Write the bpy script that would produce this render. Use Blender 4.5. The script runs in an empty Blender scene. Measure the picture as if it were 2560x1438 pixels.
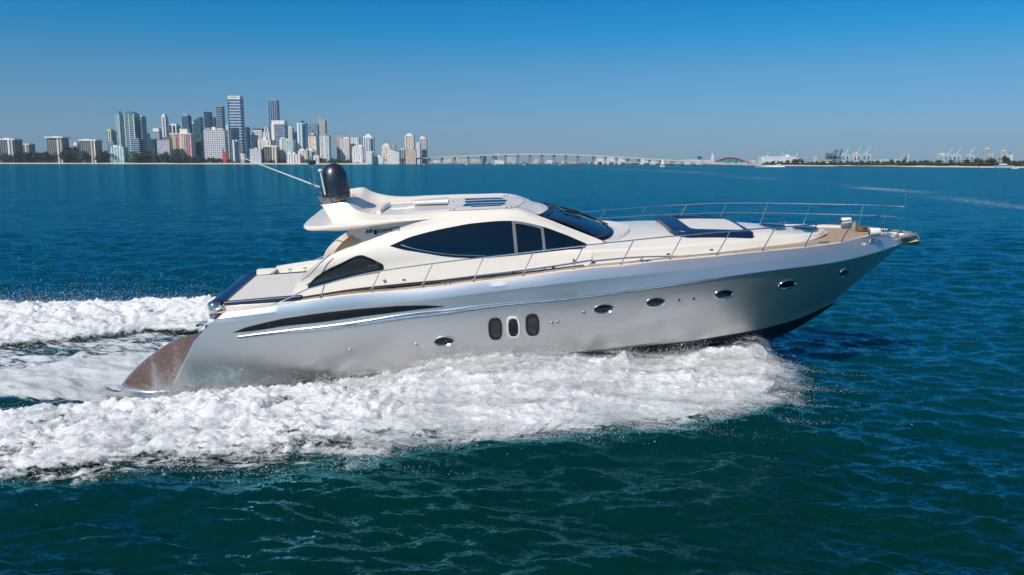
import bpy, bmesh, math, random
import numpy as np
from mathutils import Vector, Matrix
from mathutils.bvhtree import BVHTree
rad = math.radians
random.seed(7); RNG = np.random.default_rng(7)
SC = bpy.context.scene; COL = SC.collection

# ------------------------------------------------------------------ camera, sky, sun, exposure
FPX, CAMH, ROLL = 1991.0, 5.2, 0.0016          # focal length in photo pixels (28 mm lens), height over the water
PITCH = math.atan((719 - 407.5) / FPX)
cam_d = bpy.data.cameras.new('camera'); cam_d.lens = 28.0; cam_d.sensor_width = 36.0
cam_d.clip_start = 0.1; cam_d.clip_end = 40000
cam = bpy.data.objects.new('camera', cam_d); COL.objects.link(cam)
cp, sp = math.cos(PITCH), math.sin(PITCH)
_r = Vector((1, 0, 0)); _u = Vector((0, sp, cp)); _f = Vector((0, cp, -sp))
_R = (_r + ROLL * _u).normalized(); _U = (_u - ROLL * _r).normalized()
cam.matrix_world = Matrix(((_R.x, _U.x, -_f.x, 0), (_R.y, _U.y, -_f.y, 0), (_R.z, _U.z, -_f.z, CAMH), (0, 0, 0, 1)))
SC.camera = cam

SUN_AZ, SUN_EL = rad(38), rad(43)               # the sun stands behind the camera, 38 degrees to its left
sdir = Vector((-math.sin(SUN_AZ) * math.cos(SUN_EL), -math.cos(SUN_AZ) * math.cos(SUN_EL), math.sin(SUN_EL)))
sun_d = bpy.data.lights.new('sun', 'SUN'); sun_d.energy = 4.3; sun_d.angle = rad(0.53); sun_d.color = (1.0, 0.94, 0.85)
sun = bpy.data.objects.new('sun', sun_d); COL.objects.link(sun)
sun.rotation_euler = sdir.to_track_quat('Z', 'Y').to_euler()

world = bpy.data.worlds.new('World'); SC.world = world; world.use_nodes = True
wn, wl = world.node_tree.nodes, world.node_tree.links
bg = wn['Background']; sky = wn.new('ShaderNodeTexSky'); sky.sky_type = 'NISHITA'; sky.sun_disc = False
sky.sun_elevation = SUN_EL; sky.sun_rotation = math.atan2(sdir.x, sdir.y)
sky.air_density = 1.0; sky.dust_density = 0.3; sky.ozone_density = 4.0; sky.altitude = 0
# the deep polarised blue of this sky: a tint of the Nishita sky by height above the horizon
geo = wn.new('ShaderNodeNewGeometry'); sxyz = wn.new('ShaderNodeSeparateXYZ'); ramp = wn.new('ShaderNodeValToRGB')
neg = wn.new('ShaderNodeMath'); neg.operation = 'MULTIPLY'; neg.inputs[1].default_value = -1.0
wl.new(geo.outputs['Incoming'], sxyz.inputs[0]); wl.new(sxyz.outputs['Z'], neg.inputs[0]); wl.new(neg.outputs[0], ramp.inputs[0])
for k_, (pos, c_) in enumerate([(0.0, (.38, .57, .90)), (.054, (.34, .55, .83)), (.104, (.26, .59, .82)), (.153, (.06, .59, .90)), (.197, (.0, .55, .88)), (.32, (.10, .58, .90)), (.55, (.66, .84, .98)), (1.0, (.85, .95, 1.0))]):
    e_ = ramp.color_ramp.elements[k_] if k_ < 2 else ramp.color_ramp.elements.new(pos)
    e_.position = pos; e_.color = c_ + (1,)
TINT = wn.new('ShaderNodeMix'); TINT.data_type = 'RGBA'; TINT.blend_type = 'MULTIPLY'; TINT.inputs['Factor'].default_value = 1
wl.new(ramp.outputs[0], TINT.inputs['B']); wl.new(sky.outputs[0], TINT.inputs['A']); wl.new(TINT.outputs['Result'], bg.inputs[0])
bg.inputs[1].default_value = 0.10
SC.view_settings.view_transform = 'Standard'; SC.view_settings.look = 'None'
SC.view_settings.exposure = 0.0; SC.view_settings.gamma = 1.0; SC.view_settings.use_curve_mapping = False
SC.cycles.max_bounces = 6; SC.cycles.glossy_bounces = 4; SC.cycles.transmission_bounces = 4
SC.cycles.volume_bounces = 0; SC.cycles.transparent_max_bounces = 40
SC.cycles.caustics_reflective = False; SC.cycles.caustics_refractive = False
SC.cycles.sample_clamp_indirect = 6.0
SC.cycles.use_denoising = True

# ------------------------------------------------------------------ helpers
def tag(o, label=None, cat=None, group=None, kind=None):
    if label: o['label'] = label
    if cat: o['category'] = cat
    if group: o['group'] = group
    if kind: o['kind'] = kind
    return o
def empty(name, loc=(0, 0, 0), rot=None):
    o = bpy.data.objects.new(name, None); COL.objects.link(o); o.location = loc
    o.empty_display_size = 0.3
    if rot: o.rotation_euler = rot
    return o
def link_mesh(name, me, mats, parent=None, smooth=True):
    for m in (mats if isinstance(mats, (list, tuple)) else [mats]): me.materials.append(m)
    if smooth and len(me.polygons): me.polygons.foreach_set('use_smooth', [True] * len(me.polygons))
    o = bpy.data.objects.new(name, me); COL.objects.link(o)
    if parent is not None: o.parent = parent
    return o
def auto_smooth(o, deg=35):
    bm = bmesh.new(); bm.from_mesh(o.data)
    for e in bm.edges:
        e.smooth = not (len(e.link_faces) == 2 and e.calc_face_angle(0) > rad(deg))
    bm.to_mesh(o.data); bm.free()
    return o
class MB:
    """collects simple shapes into one mesh"""
    def __init__(s): s.v = []; s.f = []; s.m = []
    def add(s, vs, fs, mi=0):
        o = len(s.v); s.v += [tuple(map(float, p)) for p in vs]; s.f += [tuple(i + o for i in f) for f in fs]; s.m += [mi] * len(fs); return s
    def box(s, x0, x1, y0, y1, z0, z1, mi=0):
        return s.add([(x0, y0, z0), (x1, y0, z0), (x1, y1, z0), (x0, y1, z0), (x0, y0, z1), (x1, y0, z1), (x1, y1, z1), (x0, y1, z1)],
                     [(0, 3, 2, 1), (4, 5, 6, 7), (0, 1, 5, 4), (1, 2, 6, 5), (2, 3, 7, 6), (3, 0, 4, 7)], mi)
    def tube(s, pts, r, n=8, mi=0, cap=True):
        pts = [Vector(p) for p in pts]; rr = r if isinstance(r, (list, tuple)) else [r] * len(pts)
        vs = []; up = Vector((0, 0, 1)); last = None
        for i, p in enumerate(pts):
            t = (pts[min(i + 1, len(pts) - 1)] - pts[max(i - 1, 0)]).normalized()
            a = last if last is not None else (up if abs(t.z) < .9 else Vector((1, 0, 0)))
            b = t.cross(a).normalized(); a = b.cross(t).normalized(); last = a
            for k in range(n):
                c = 2 * math.pi * k / n; vs.append(p + (a * math.cos(c) + b * math.sin(c)) * rr[i])
        fs = [(i * n + k, i * n + (k + 1) % n, (i + 1) * n + (k + 1) % n, (i + 1) * n + k) for i in range(len(pts) - 1) for k in range(n)]
        if cap: fs += [tuple(range(n))[::-1], tuple(range((len(pts) - 1) * n, len(pts) * n))]
        return s.add(vs, fs, mi)
    def lathe(s, prof, c=(0, 0, 0), n=24, mi=0, axis='z', sy=1.0):
        vs = []
        for r, h in prof:
            for k in range(n):
                a = 2 * math.pi * k / n; x, y = r * math.cos(a), r * math.sin(a) * sy
                p = (x, y, h) if axis == 'z' else ((h, x, y) if axis == 'x' else (x, h, y))
                vs.append((p[0] + c[0], p[1] + c[1], p[2] + c[2]))
        m = len(prof)
        fs = [(i * n + k, i * n + (k + 1) % n, (i + 1) * n + (k + 1) % n, (i + 1) * n + k) for i in range(m - 1) for k in range(n)]
        fs += [tuple(range(n))[::-1], tuple(range((m - 1) * n, m * n))]
        return s.add(vs, fs, mi)
    def grid(s, G, mi=0, flip=False):
        G = np.asarray(G); a, b = G.shape[:2]
        fs = []
        for i in range(a - 1):
            for j in range(b - 1):
                q = (i * b + j, i * b + j + 1, (i + 1) * b + j + 1, (i + 1) * b + j)
                fs.append(q[::-1] if flip else q)
        return s.add(G.reshape(-1, 3), fs, mi)
    def build(s, name, mats, parent=None, smooth=None, bevel=0, seg=2, merge=False, recalc=True, solid=0):
        me = bpy.data.meshes.new(name); me.from_pydata(s.v, [], s.f); me.polygons.foreach_set('material_index', s.m)
        bm = bmesh.new(); bm.from_mesh(me)
        if merge: bmesh.ops.remove_doubles(bm, verts=bm.verts, dist=1e-4)
        if recalc: bmesh.ops.recalc_face_normals(bm, faces=bm.faces)
        bm.to_mesh(me); bm.free(); me.update()
        o = link_mesh(name, me, mats, parent, smooth=True)
        auto_smooth(o, 38 if smooth is None else smooth)
        if solid:
            md = o.modifiers.new('thickness', 'SOLIDIFY'); md.thickness = abs(solid); md.offset = 1 if solid > 0 else -1
        if bevel:
            md = o.modifiers.new('bevel', 'BEVEL'); md.width = bevel; md.segments = seg; md.limit_method = 'ANGLE'; md.angle_limit = rad(35)
        return o

# ------------------------------------------------------------------ materials
def new_mat(name):
    m = bpy.data.materials.new(name); m.use_nodes = True
    return m, m.node_tree.nodes, m.node_tree.links, m.node_tree.nodes['Principled BSDF']
def mat(name, col, rough=.5, metal=0.0, coat=0.0, var=0.06, scale=3.0, bump=0.0, bscale=40, ior=1.5, rvar=0.0, spec=.5):
    m, n, l, b = new_mat(name)
    b.inputs['Metallic'].default_value = metal; b.inputs['Roughness'].default_value = rough; b.inputs['IOR'].default_value = ior
    b.inputs['Coat Weight'].default_value = coat; b.inputs['Coat Roughness'].default_value = .05
    b.inputs['Specular IOR Level'].default_value = spec
    tc = n.new('ShaderNodeTexCoord'); nz = n.new('ShaderNodeTexNoise'); nz.inputs['Scale'].default_value = scale; nz.inputs['Detail'].default_value = 5
    l.new(tc.outputs['Object'], nz.inputs['Vector'])
    mx = n.new('ShaderNodeMix'); mx.data_type = 'RGBA'
    mx.inputs['A'].default_value = tuple(c * (1 - var) for c in col) + (1,); mx.inputs['B'].default_value = tuple(min(1, c * (1 + var)) for c in col) + (1,)
    l.new(nz.outputs['Fac'], mx.inputs['Factor']); l.new(mx.outputs['Result'], b.inputs['Base Color'])
    if rvar:
        mr = n.new('ShaderNodeMapRange'); mr.inputs['To Min'].default_value = max(0, rough - rvar); mr.inputs['To Max'].default_value = rough + rvar
        l.new(nz.outputs['Fac'], mr.inputs['Value']); l.new(mr.outputs[0], b.inputs['Roughness'])
    if bump:
        n2 = n.new('ShaderNodeTexNoise'); n2.inputs['Scale'].default_value = bscale; n2.inputs['Detail'].default_value = 3
        bp_ = n.new('ShaderNodeBump'); bp_.inputs['Strength'].default_value = bump; bp_.inputs['Distance'].default_value = .02
        l.new(tc.outputs['Object'], n2.inputs['Vector']); l.new(n2.outputs['Fac'], bp_.inputs['Height']); l.new(bp_.outputs[0], b.inputs['Normal'])
    return m
M = {}
M['silver'] = mat('silver_hull_paint', (.68, .672, .678), .37, .84, coat=.22, var=.02, scale=.7, rvar=.05)
M['silver_top'] = M['silver']
M['black_bottom'] = mat('black_bottom_paint', (.012, .012, .014), .3, var=.2)
M['cream'] = mat('cream_gelcoat', (.82, .76, .67), .24, coat=.4, var=.015, scale=.6)
M['cream_matt'] = mat('cream_non_skid', (.74, .70, .63), .6, var=.03, bump=.15, bscale=150)
M['lid'] = mat('pale_grey_panel', (.60, .58, .57), .5, var=.02)
M['navy'] = mat('navy_vinyl', (.004, .022, .075), .33, var=.15, coat=.2)
M['pad'] = mat('grey_sunpad_fabric', (.62, .60, .57), .85, var=.03, bump=.3, bscale=90)
M['padw'] = mat('white_sunpad_fabric', (.62, .61, .59), .8, var=.02, bump=.2, bscale=60)
M['chrome'] = mat('polished_steel', (.78, .77, .75), .13, 1.0, var=.02)
M['galv'] = mat('weathered_anchor_steel', (.50, .48, .44), .5, .6, var=.35, scale=9, bump=.4, bscale=14)
M['steel'] = mat('brushed_steel', (.55, .55, .56), .28, 1.0, var=.08)
M['black'] = mat('black_gloss', (.005, .006, .010), .28, var=.2)
M['blackm'] = mat('black_rubber', (.015, .015, .016), .6, var=.2)
M['gunmetal'] = mat('dark_metallic_dome_paint', (.085, .088, .105), .34, .85, coat=.35, var=.08)
M['bowl'] = mat('grey_mount_paint', (.22, .225, .235), .3, .6, coat=.3)
M['greyframe'] = mat('grey_mullion', (.16, .17, .19), .45)
M['white'] = mat('white_plastic', (.78, .78, .77), .35, var=.02)
M['greypanel'] = mat('grey_panel', (.42, .42, .43), .4)
M['brass'] = mat('weathered_brass', (.42, .30, .14), .4, .8, var=.3, scale=20)
M['glass'] = mat('dark_tinted_glass', (.002, .010, .022), .035, 0, var=.1, coat=.0, ior=1.5)
M['glassw'] = mat('blue_windshield_glass', (.003, .022, .07), .03, 0, var=.3, scale=1.5, ior=1.5)
M['glassq'] = mat('smoky_side_glass', (.03, .04, .045), .04, 0, var=.4, scale=1.2, ior=1.5)
M['letter'] = mat('black_lettering', (.01, .01, .01), .35)
M['hatch'] = mat('navy_hatch_glass', (.004, .03, .10), .08, var=.1)
def teak():
    m, n, l, b = new_mat('teak_planks'); b.inputs['Roughness'].default_value = .6
    tc = n.new('ShaderNodeTexCoord'); sx = n.new('ShaderNodeSeparateXYZ'); l.new(tc.outputs['Object'], sx.inputs[0])
    mu = n.new('ShaderNodeMath'); mu.operation = 'MULTIPLY'; mu.inputs[1].default_value = 1 / .055; l.new(sx.outputs['Y'], mu.inputs[0])
    fr = n.new('ShaderNodeMath'); fr.operation = 'FRACT'; l.new(mu.outputs[0], fr.inputs[0])
    gt = n.new('ShaderNodeMath'); gt.operation = 'GREATER_THAN'; gt.inputs[1].default_value = .9; l.new(fr.outputs[0], gt.inputs[0])
    mp = n.new('ShaderNodeMapping'); mp.inputs['Scale'].default_value = (1.5, 18, 6); l.new(tc.outputs['Object'], mp.inputs[0])
    nz = n.new('ShaderNodeTexNoise'); nz.inputs['Scale'].default_value = 3; nz.inputs['Detail'].default_value = 6; l.new(mp.outputs[0], nz.inputs['Vector'])
    cr = n.new('ShaderNodeValToRGB'); cr.color_ramp.elements[0].color = (.30, .20, .135, 1); cr.color_ramp.elements[1].color = (.52, .39, .285, 1)
    cr.color_ramp.elements[0].position = .3; cr.color_ramp.elements[1].position = .7; l.new(nz.outputs['Fac'], cr.inputs[0])
    mx = n.new('ShaderNodeMix'); mx.data_type = 'RGBA'; mx.inputs['B'].default_value = (.06, .045, .035, 1)
    l.new(gt.outputs[0], mx.inputs['Factor']); l.new(cr.outputs[0], mx.inputs['A']); l.new(mx.outputs['Result'], b.inputs['Base Color'])
    return m
M['teak'] = teak()
M['teak_wet'] = mat('wet_teak', (.165, .088, .048), .4, var=.6, scale=6, coat=.1, bump=.4, bscale=25)

# ------------------------------------------------------------------ numeric noise (for meshes)
def _hash(ix, iy, s):
    h = (ix.astype(np.int64) * 374761393 + iy.astype(np.int64) * 668265263 + s * 974634777) & 0x7fffffff
    h = ((h ^ (h >> 13)) * 1274126177) & 0x7fffffff
    return ((h ^ (h >> 16)) & 0xffff) / 65535.0
def vnoise(x, y, s=0):
    ix, iy = np.floor(x), np.floor(y); fx, fy = x - ix, y - iy
    fx = fx * fx * fx * (fx * (6 * fx - 15) + 10); fy = fy * fy * fy * (fy * (6 * fy - 15) + 10)
    a, b_, c, d = _hash(ix, iy, s), _hash(ix + 1, iy, s), _hash(ix, iy + 1, s), _hash(ix + 1, iy + 1, s)
    return (a * (1 - fx) + b_ * fx) * (1 - fy) + (c * (1 - fx) + d * fx) * fy
def fbm(x, y, o=4, s=0, g=.5):
    t = 0; a = 1; n = 0
    for k in range(o):
        t = t + a * vnoise(x * 2 ** k + 17.3 * k, y * 2 ** k - 9.1 * k, s + k); n += a; a *= g
    return t / n
def billow(x, y, o=4, s=0, g=.55):
    t = 0; a = 1; n = 0
    for k in range(o):
        t = t + a * (1 - np.abs(2 * vnoise(x * 2 ** k + 7.3 * k, y * 2 ** k - 5.1 * k, s + k) - 1)); n += a; a *= g
    return t / n
def grid_mesh(name, X, Y, Z, attr=None, flip=False):
    h, w = X.shape; me = bpy.data.meshes.new(name)
    co = np.stack([X, Y, Z], -1).reshape(-1, 3).astype(np.float32)
    me.vertices.add(h * w); me.vertices.foreach_set('co', co.ravel())
    idx = np.arange(h * w).reshape(h, w)
    q = np.stack([idx[:-1, :-1], idx[:-1, 1:], idx[1:, 1:], idx[1:, :-1]], -1).reshape(-1, 4)
    if flip: q = q[:, ::-1]
    nq = len(q); me.loops.add(nq * 4); me.loops.foreach_set('vertex_index', q.ravel().astype(np.int32))
    me.polygons.add(nq); me.polygons.foreach_set('loop_start', (np.arange(nq) * 4).astype(np.int32))
    me.polygons.foreach_set('loop_total', np.full(nq, 4, np.int32)); me.update(calc_edges=True)
    for k, a in (attr or {}).items():
        at = me.attributes.new(k, 'FLOAT', 'POINT'); at.data.foreach_set('value', a.ravel().astype(np.float32))
    return me
# ================================================================== the motor yacht
YAW, TRIM, HEEL, BY = 0.03060596, 0.05833805, 0.10074346, 20.35846782   # running, bow up, leaning to starboard
def _Rz(a): c, s = math.cos(a), math.sin(a); return np.array([[c, -s, 0], [s, c, 0], [0, 0, 1]])
def _Ry(a): c, s = math.cos(a), math.sin(a); return np.array([[c, 0, s], [0, 1, 0], [-s, 0, c]])
def _Rx(a): c, s = math.cos(a), math.sin(a); return np.array([[1, 0, 0], [0, c, -s], [0, s, c]])
BR = _Rz(YAW) @ _Ry(-TRIM) @ _Rx(HEEL); BT = np.array([0, BY, 0.0])
yacht = empty('motor_yacht')
_m = Matrix([list(BR[0]) + [0], list(BR[1]) + [BY], list(BR[2]) + [0], [0, 0, 0, 1]]); yacht.matrix_world = _m
tag(yacht, 'large silver and cream motor yacht speeding to the right with its bow raised', 'yacht')
# measuring helpers: the yacht's lines were measured on the photograph in pixels; with a known breadth each gives a point in the yacht's own frame
def _ray(u, v):
    a, b = u - 1280, v - 719; x = a + ROLL * b; y = b - ROLL * a
    d = np.array([x / FPX, cp + (-y / FPX) * sp, -sp + (-y / FPX) * cp])
    return BR.T @ (np.array([0, 0, CAMH]) - BT), BR.T @ d
def py(u, v, y):
    o, d = _ray(u, v); return o + (y - o[1]) / d[1] * d
def pz(u, v, z):
    o, d = _ray(u, v); return o + (z - o[2]) / d[2] * d
def tab(T):
    xs, ys = [t[0] for t in T], [t[1] for t in T]
    return lambda x: float(np.interp(x, xs, ys))
def pf(u, v, wf):
    y = -2.0
    for _ in range(25): P = py(u, v, y); y = -wf(P[0])
    return P
def line(pts, wf):
    out = []
    for p in pts:
        if len(p) == 3 and p[2] is not None: out.append(py(*p))
        else: out.append(pf(p[0], p[1], wf if callable(wf) else (lambda x: wf)))
    return np.array(out)
def crom(P, n, t=None):
    """smooth curve through P, n points evenly along it (or at parameters t in 0..1)"""
    P = np.asarray(P, float); m = len(P)
    E_ = np.vstack([2 * P[0] - P[1], P, 2 * P[-1] - P[-2]]); out = []
    K = 12
    for i in range(m - 1):
        a, b, c, d = E_[i:i + 4]
        for k in range(K):
            s = k / K; out.append(.5 * (2 * b + (c - a) * s + (2 * a - 5 * b + 4 * c - d) * s * s + (3 * b - a - 3 * c + d) * s ** 3))
    out.append(P[-1]); out = np.array(out)
    L = np.r_[0, np.cumsum(np.linalg.norm(np.diff(out, axis=0), axis=1))]; L /= L[-1]
    tt = np.linspace(0, 1, n) if t is None else t
    return np.stack([np.interp(tt, L, out[:, k]) for k in range(3)], 1)
def smooth1(A, k=1):
    for _ in range(k):
        B = A.copy(); B[1:-1] = .25 * A[:-2] + .5 * A[1:-1] + .25 * A[2:]; A = B
    return A
def loft(rows, sub=3):
    """surface through rows (each n x 3)"""
    R = [np.asarray(r) for r in rows]; m = len(R)
    Ex = [2 * R[0] - R[1]] + R + [2 * R[-1] - R[-2]]; out = []
    for i in range(m - 1):
        a, b, c, d = Ex[i:i + 4]
        for k in range(sub):
            s = k / sub; out.append(.5 * (2 * b + (c - a) * s + (2 * a - 5 * b + 4 * c - d) * s * s + (3 * b - a - 3 * c + d) * s ** 3))
    out.append(R[-1]); return np.array(out)
def mir(G): G = np.array(G, float); G[..., 1] *= -1; return G
def both(mb, G, mi=0): mb.grid(G, mi); mb.grid(mir(G), mi, flip=True); return mb
N = 110
# ---- hull lines
wS = tab([(-8.5, 2.25), (-6.5, 2.3), (-4, 2.42), (-1, 2.46), (1.5, 2.43), (2.5, 2.37), (3.7, 2.22), (4.8, 2.06), (5.9, 1.87), (7, 1.6), (8, 1.25), (9, .74), (9.6, .26), (9.85, 0), (11, 0)])
wK = tab([(-8.5, 2.31), (-6.5, 2.365), (-4, 2.47), (-1, 2.54), (1.5, 2.53), (3, 2.46), (4.5, 2.29), (6, 2.02), (7, 1.76), (8, 1.4), (9, .92), (9.8, .38), (10.2, 0), (11, 0)])
wR = tab([(-8, 2.34), (-6.5, 2.385), (-4, 2.49), (-1, 2.575), (1.5, 2.57), (3, 2.5), (4.5, 2.33), (6, 2.06), (7, 1.8), (8, 1.43), (9, .95), (9.8, .42), (10.25, 0), (11, 0)])
wB = tab([(-9, 2.2), (0, 2.25), (2, 2.12), (3.5, 1.88), (5, 1.5), (6, 1.14), (7, .70), (8, .22), (8.47, 0), (11, 0)])
wC = lambda x: wB(x) + (0.10 if x < 7.5 else max(0, .10 - (x - 7.5) * .085))
pS = [(561, 783), (600, 777), (692, 764.6), (852, 742), (1044, 724.6), (1180, 708), (1250, 700.6), (1450, 674.5), (1600, 659.6), (1675, 651.6), (1897, 630.5), (2009, 620), (2100, 607.7), (2153, 595.4), (2190, 588), (2222, 582, 0)]
pK = [(519, 821), (640, 812), (850, 786), (1109, 757), (1235, 741), (1465, 715), (1700, 689), (1801, 677), (1977, 654), (2118, 632), (2188, 617.5), (2230, 604), (2258, 596, 0)]
pR = [(488, 856), (637, 838), (850, 814), (1000, 792), (1109, 779.5), (1235, 763), (1465, 741), (1700, 709), (1907, 679.8), (2083, 656.9), (2188, 632.3), (2235, 616), (2262, 606, 0)]
pC = [(425, 984), (620, 967), (802, 948), (1200, 906), (1437, 880), (1600, 861), (1712, 845), (1797, 831), (1923, 803), (2022, 772), (2100, 740, 0)]
pB = [(415, 993), (620, 971), (802, 951), (1200, 909), (1437, 884), (1600, 866), (1700, 856), (1758, 848), (1881, 827), (1966, 806), (2022, 786), (2083, 758, 0)]
LS, LK, LR = (crom(line(p, w), N) for p, w in ((pS, wS), (pK, wK), (pR, wR)))
LC, LB = (crom(line(p, w), N) for p, w in ((pC, wC), (pB, wB)))
rows = [LS, LS * .66 + LK * .34 + [0, 0, .0], LS * .33 + LK * .67, LK, LR]
rows[1][:, 1] += -0.03; rows[2][:, 1] += -0.03; rows[1][-1, 1] = rows[2][-1, 1] = 0
top_rows = rows
side = [LR]
tcol = np.linspace(0, 1, N)
pw = np.interp(tcol, [0, .45, .8, 1], [2.2, 1.9, 1.0, .8])
stem_px = [(2262, 606), (2202, 657), (2134, 713), (2100, 740)]
for k in range(1, 9):
    t = k / 9
    r = LR * (1 - t) + LC * t
    r[:, 1] = LR[:, 1] + (LC[:, 1] - LR[:, 1]) * t ** pw
    side.append(r)
side.append(LC); side.append(LB)
G_top = np.array(top_rows); G_side = np.array(side)
# rounded trailing edge of the quarter: fold the first column inward and forward
def fold(Gx):
    c0 = Gx[:, 0]; a = c0 + [-.05, .05, 0]; b = c0 + [-.05, .13, 0]; c = c0 + [.08, .20, 0]; d = c0 + [.9, .24, 0]; e = c0 + [1.9, .2, 0]
    return np.concatenate([np.stack([e, d, c, b, a], 1), Gx], 1)
hullB = MB(); both(hullB, fold(G_top[:4])); both(hullB, fold(G_top[3:])); both(hullB, fold(G_side))
hull = hullB.build('hull', M['silver'], yacht, merge=True, smooth=13)
keel = np.array([(-8.9, 0, -.05), (-8, 0, -.35), (-4, 0, -.6), (0, 0, -.75), (4, 0, -.55), py(1915, 853, 0), py(1966, 834, 0), py(2022, 803, 0), py(2055, 782, 0), py(2083, 758, 0)])
LKe = crom(keel, N)
bt = [LB, LB * .97 + LKe * .03 + [0, 0, -.012], LB * .6 + LKe * .4 + [0, 0, -.05], LKe]
bb = MB(); both(bb, loft([r for r in bt], 3)); bb.build('hull_bottom', M['black_bottom'], yacht, merge=True)
# spray rail under the chine at the bow
sr = MB()
for s_ in (1, -1):
    q = (LB * .72 + LKe * .28)[55:100].copy(); q[:, 1] = q[:, 1] * 1.04; q[:, 1] *= s_
    sr.tube(q, .03, 6)
sr.build('spray_rail', M['black_bottom'], yacht)
hull_bvh = BVHTree.FromPolygons([Vector(v) for v in hullB.v], hullB.f)

# ---- side decks, cap rail, foredeck teak
xs = np.linspace(-6.3, 9.6, 120)
def zline(L): 
    o = np.argsort(L[:, 0]); return lambda x: float(np.interp(x, L[o, 0], L[o, 2]))
zS = zline(LS)
cap = MB()
capG = []
for x in np.linspace(-6.4, 9.8, 120):
    w = wS(x); z = zS(x); wi = max(0, w - .09)
    capG.append([(x, -w - .004, z - .03), (x, -w, z + .012), (x, -wi, z + .012), (x, -wi, z - .12)])
capG = np.array(capG); both(cap, capG); cap.build('bulwark_cap', M['cream'], yacht, smooth=60)
dk = MB(); G = []
for x in np.linspace(-4.75, 9.7, 130):
    w = max(0, wS(x) - .085); z = zS(x) - np.interp(x, [-5, 4, 8, 10], [.015, .02, .06, .04])
    G.append([(x, y, z) for y in np.linspace(-w, w, 7)])
dk.grid(np.array(G)); dk.build('teak_side_deck', M['teak'], yacht)
ad = MB(); G = []
for x in np.linspace(-6.9, -4.7, 20):
    w = wS(x) - .085; z = zS(max(x, -6.4)) - .02
    G.append([(x, y * w, z - (.2 if abs(y) < .9 else 0)) for y in (-1, -.92, -.89, -.4, 0, .4, .89, .92, 1)])
ad.grid(np.array(G)); ad.build('aft_deck', M['cream_matt'], yacht)

# ---- chrome rub rail, widening aft
rr = MB()
for s_ in (1, -1):
    q = LR[6:].copy(); rad_ = [float(np.interp(p[0], [-7, -5, -2, 0, 3, 10.3], [.010, .04, .05, .028, .02, .016])) for p in q]
    q[:, 1] -= .004; q[:, 1] *= s_
    rr.tube(q, rad_, 8)
rr.build('rub_rail', M['chrome'], yacht)

# ---- things laid on the curved sides: cast along the measuring ray on to the surface, lifted off it, and mirrored to port
def cast(bvh, u, v, off):
    o, d = _ray(u, v); d = Vector(d).normalized(); h = bvh.ray_cast(Vector(o), d)
    if h[0] is None: return None
    nrm = h[1] if h[1].dot(d) < 0 else -h[1]
    return np.array(h[0] + nrm * off)
def drape(name, bvh, top, bot, mt, off=.012, nu=40, nv=6, mirror=True, parent=None, solid=.01, mb=None):
    tu = [p[0] for p in top]; bu = [p[0] for p in bot]
    u0, u1 = max(tu[0], bu[0]), min(tu[-1], bu[-1]); us = u0 + (u1 - u0) * (.5 - .5 * np.cos(np.linspace(0, math.pi, nu)))
    tv = np.interp(us, tu, [p[1] for p in top]); bv = np.interp(us, bu, [p[1] for p in bot])
    tv = smooth1(tv, 2); bv = smooth1(bv, 2)
    G = []
    last = None
    for k in range(nv + 1):
        row = []
        for i in range(nu):
            p = cast(bvh, us[i], tv[i] + (bv[i] - tv[i]) * k / nv, off)
            if p is None: p = last if last is not None else np.zeros(3)
            last = p; row.append(p)
        G.append(row)
    G = np.array(G); parent = parent or yacht
    o = MB().grid(G).build(name, mt, parent, recalc=True, smooth=60)
    if mirror:
        o2 = MB().grid(mir(G), flip=True).build(name, mt, PORTSIDE.get(parent.name, parent), recalc=True, smooth=60); PORTSIDE[o.name] = o2
    return o
PORTSIDE = {}
def curve_px(pts, n=40, close=False):
    P = np.array([(p[0], p[1], 0) for p in pts], float)
    if close: P = np.vstack([P, P[:1]])
    return crom(P, n)[:, :2]
def lens(c, a, b, tilt, n=28, pwr=2.0):
    o = []
    for k in range(n):
        t = 2 * math.pi * k / n; x = a * math.copysign(abs(math.cos(t)) ** (2 / pwr), math.cos(t)); y = b * math.copysign(abs(math.sin(t)) ** (2 / pwr), math.sin(t))
        o.append((c[0] + x * math.cos(tilt) - y * math.sin(tilt), c[1] + x * math.sin(tilt) + y * math.cos(tilt)))
    return o
def disc(bvh, outline, off, sgn=1, c=None):
    P = [cast(bvh, u, v, off) for u, v in outline]; P = np.array([p for p in P if p is not None])
    P[:, 1] *= sgn; return P
def ring_mesh(mb, bvh, outs, offs, sgn=1, fill=True, mi=0):
    """rings of outlines (px) at lift offs; optionally filled in the last"""
    R = [disc(bvh, o, f, sgn) for o, f in zip(outs, offs)]; n = len(R[0]); vs = np.concatenate(R)
    fs = [(i * n + k, i * n + (k + 1) % n, (i + 1) * n + (k + 1) % n, (i + 1) * n + k) for i in range(len(R) - 1) for k in range(n)]
    if fill: fs.append(tuple(range((len(R) - 1) * n, len(R) * n)))
    mb.add(vs, fs, mi)
# black blade on the quarter
drape('black_side_blade', hull_bvh, [(583, 831), (620, 817), (700, 798), (800, 783), (900, 772), (1000, 764.5), (1060, 763.5), (1109, 766)],
      [(583, 832), (640, 827), (711, 815), (800, 806), (900, 792), (1000, 779.5), (1060, 772), (1109, 767)], M['black'], .012, 60, 5)
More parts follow.
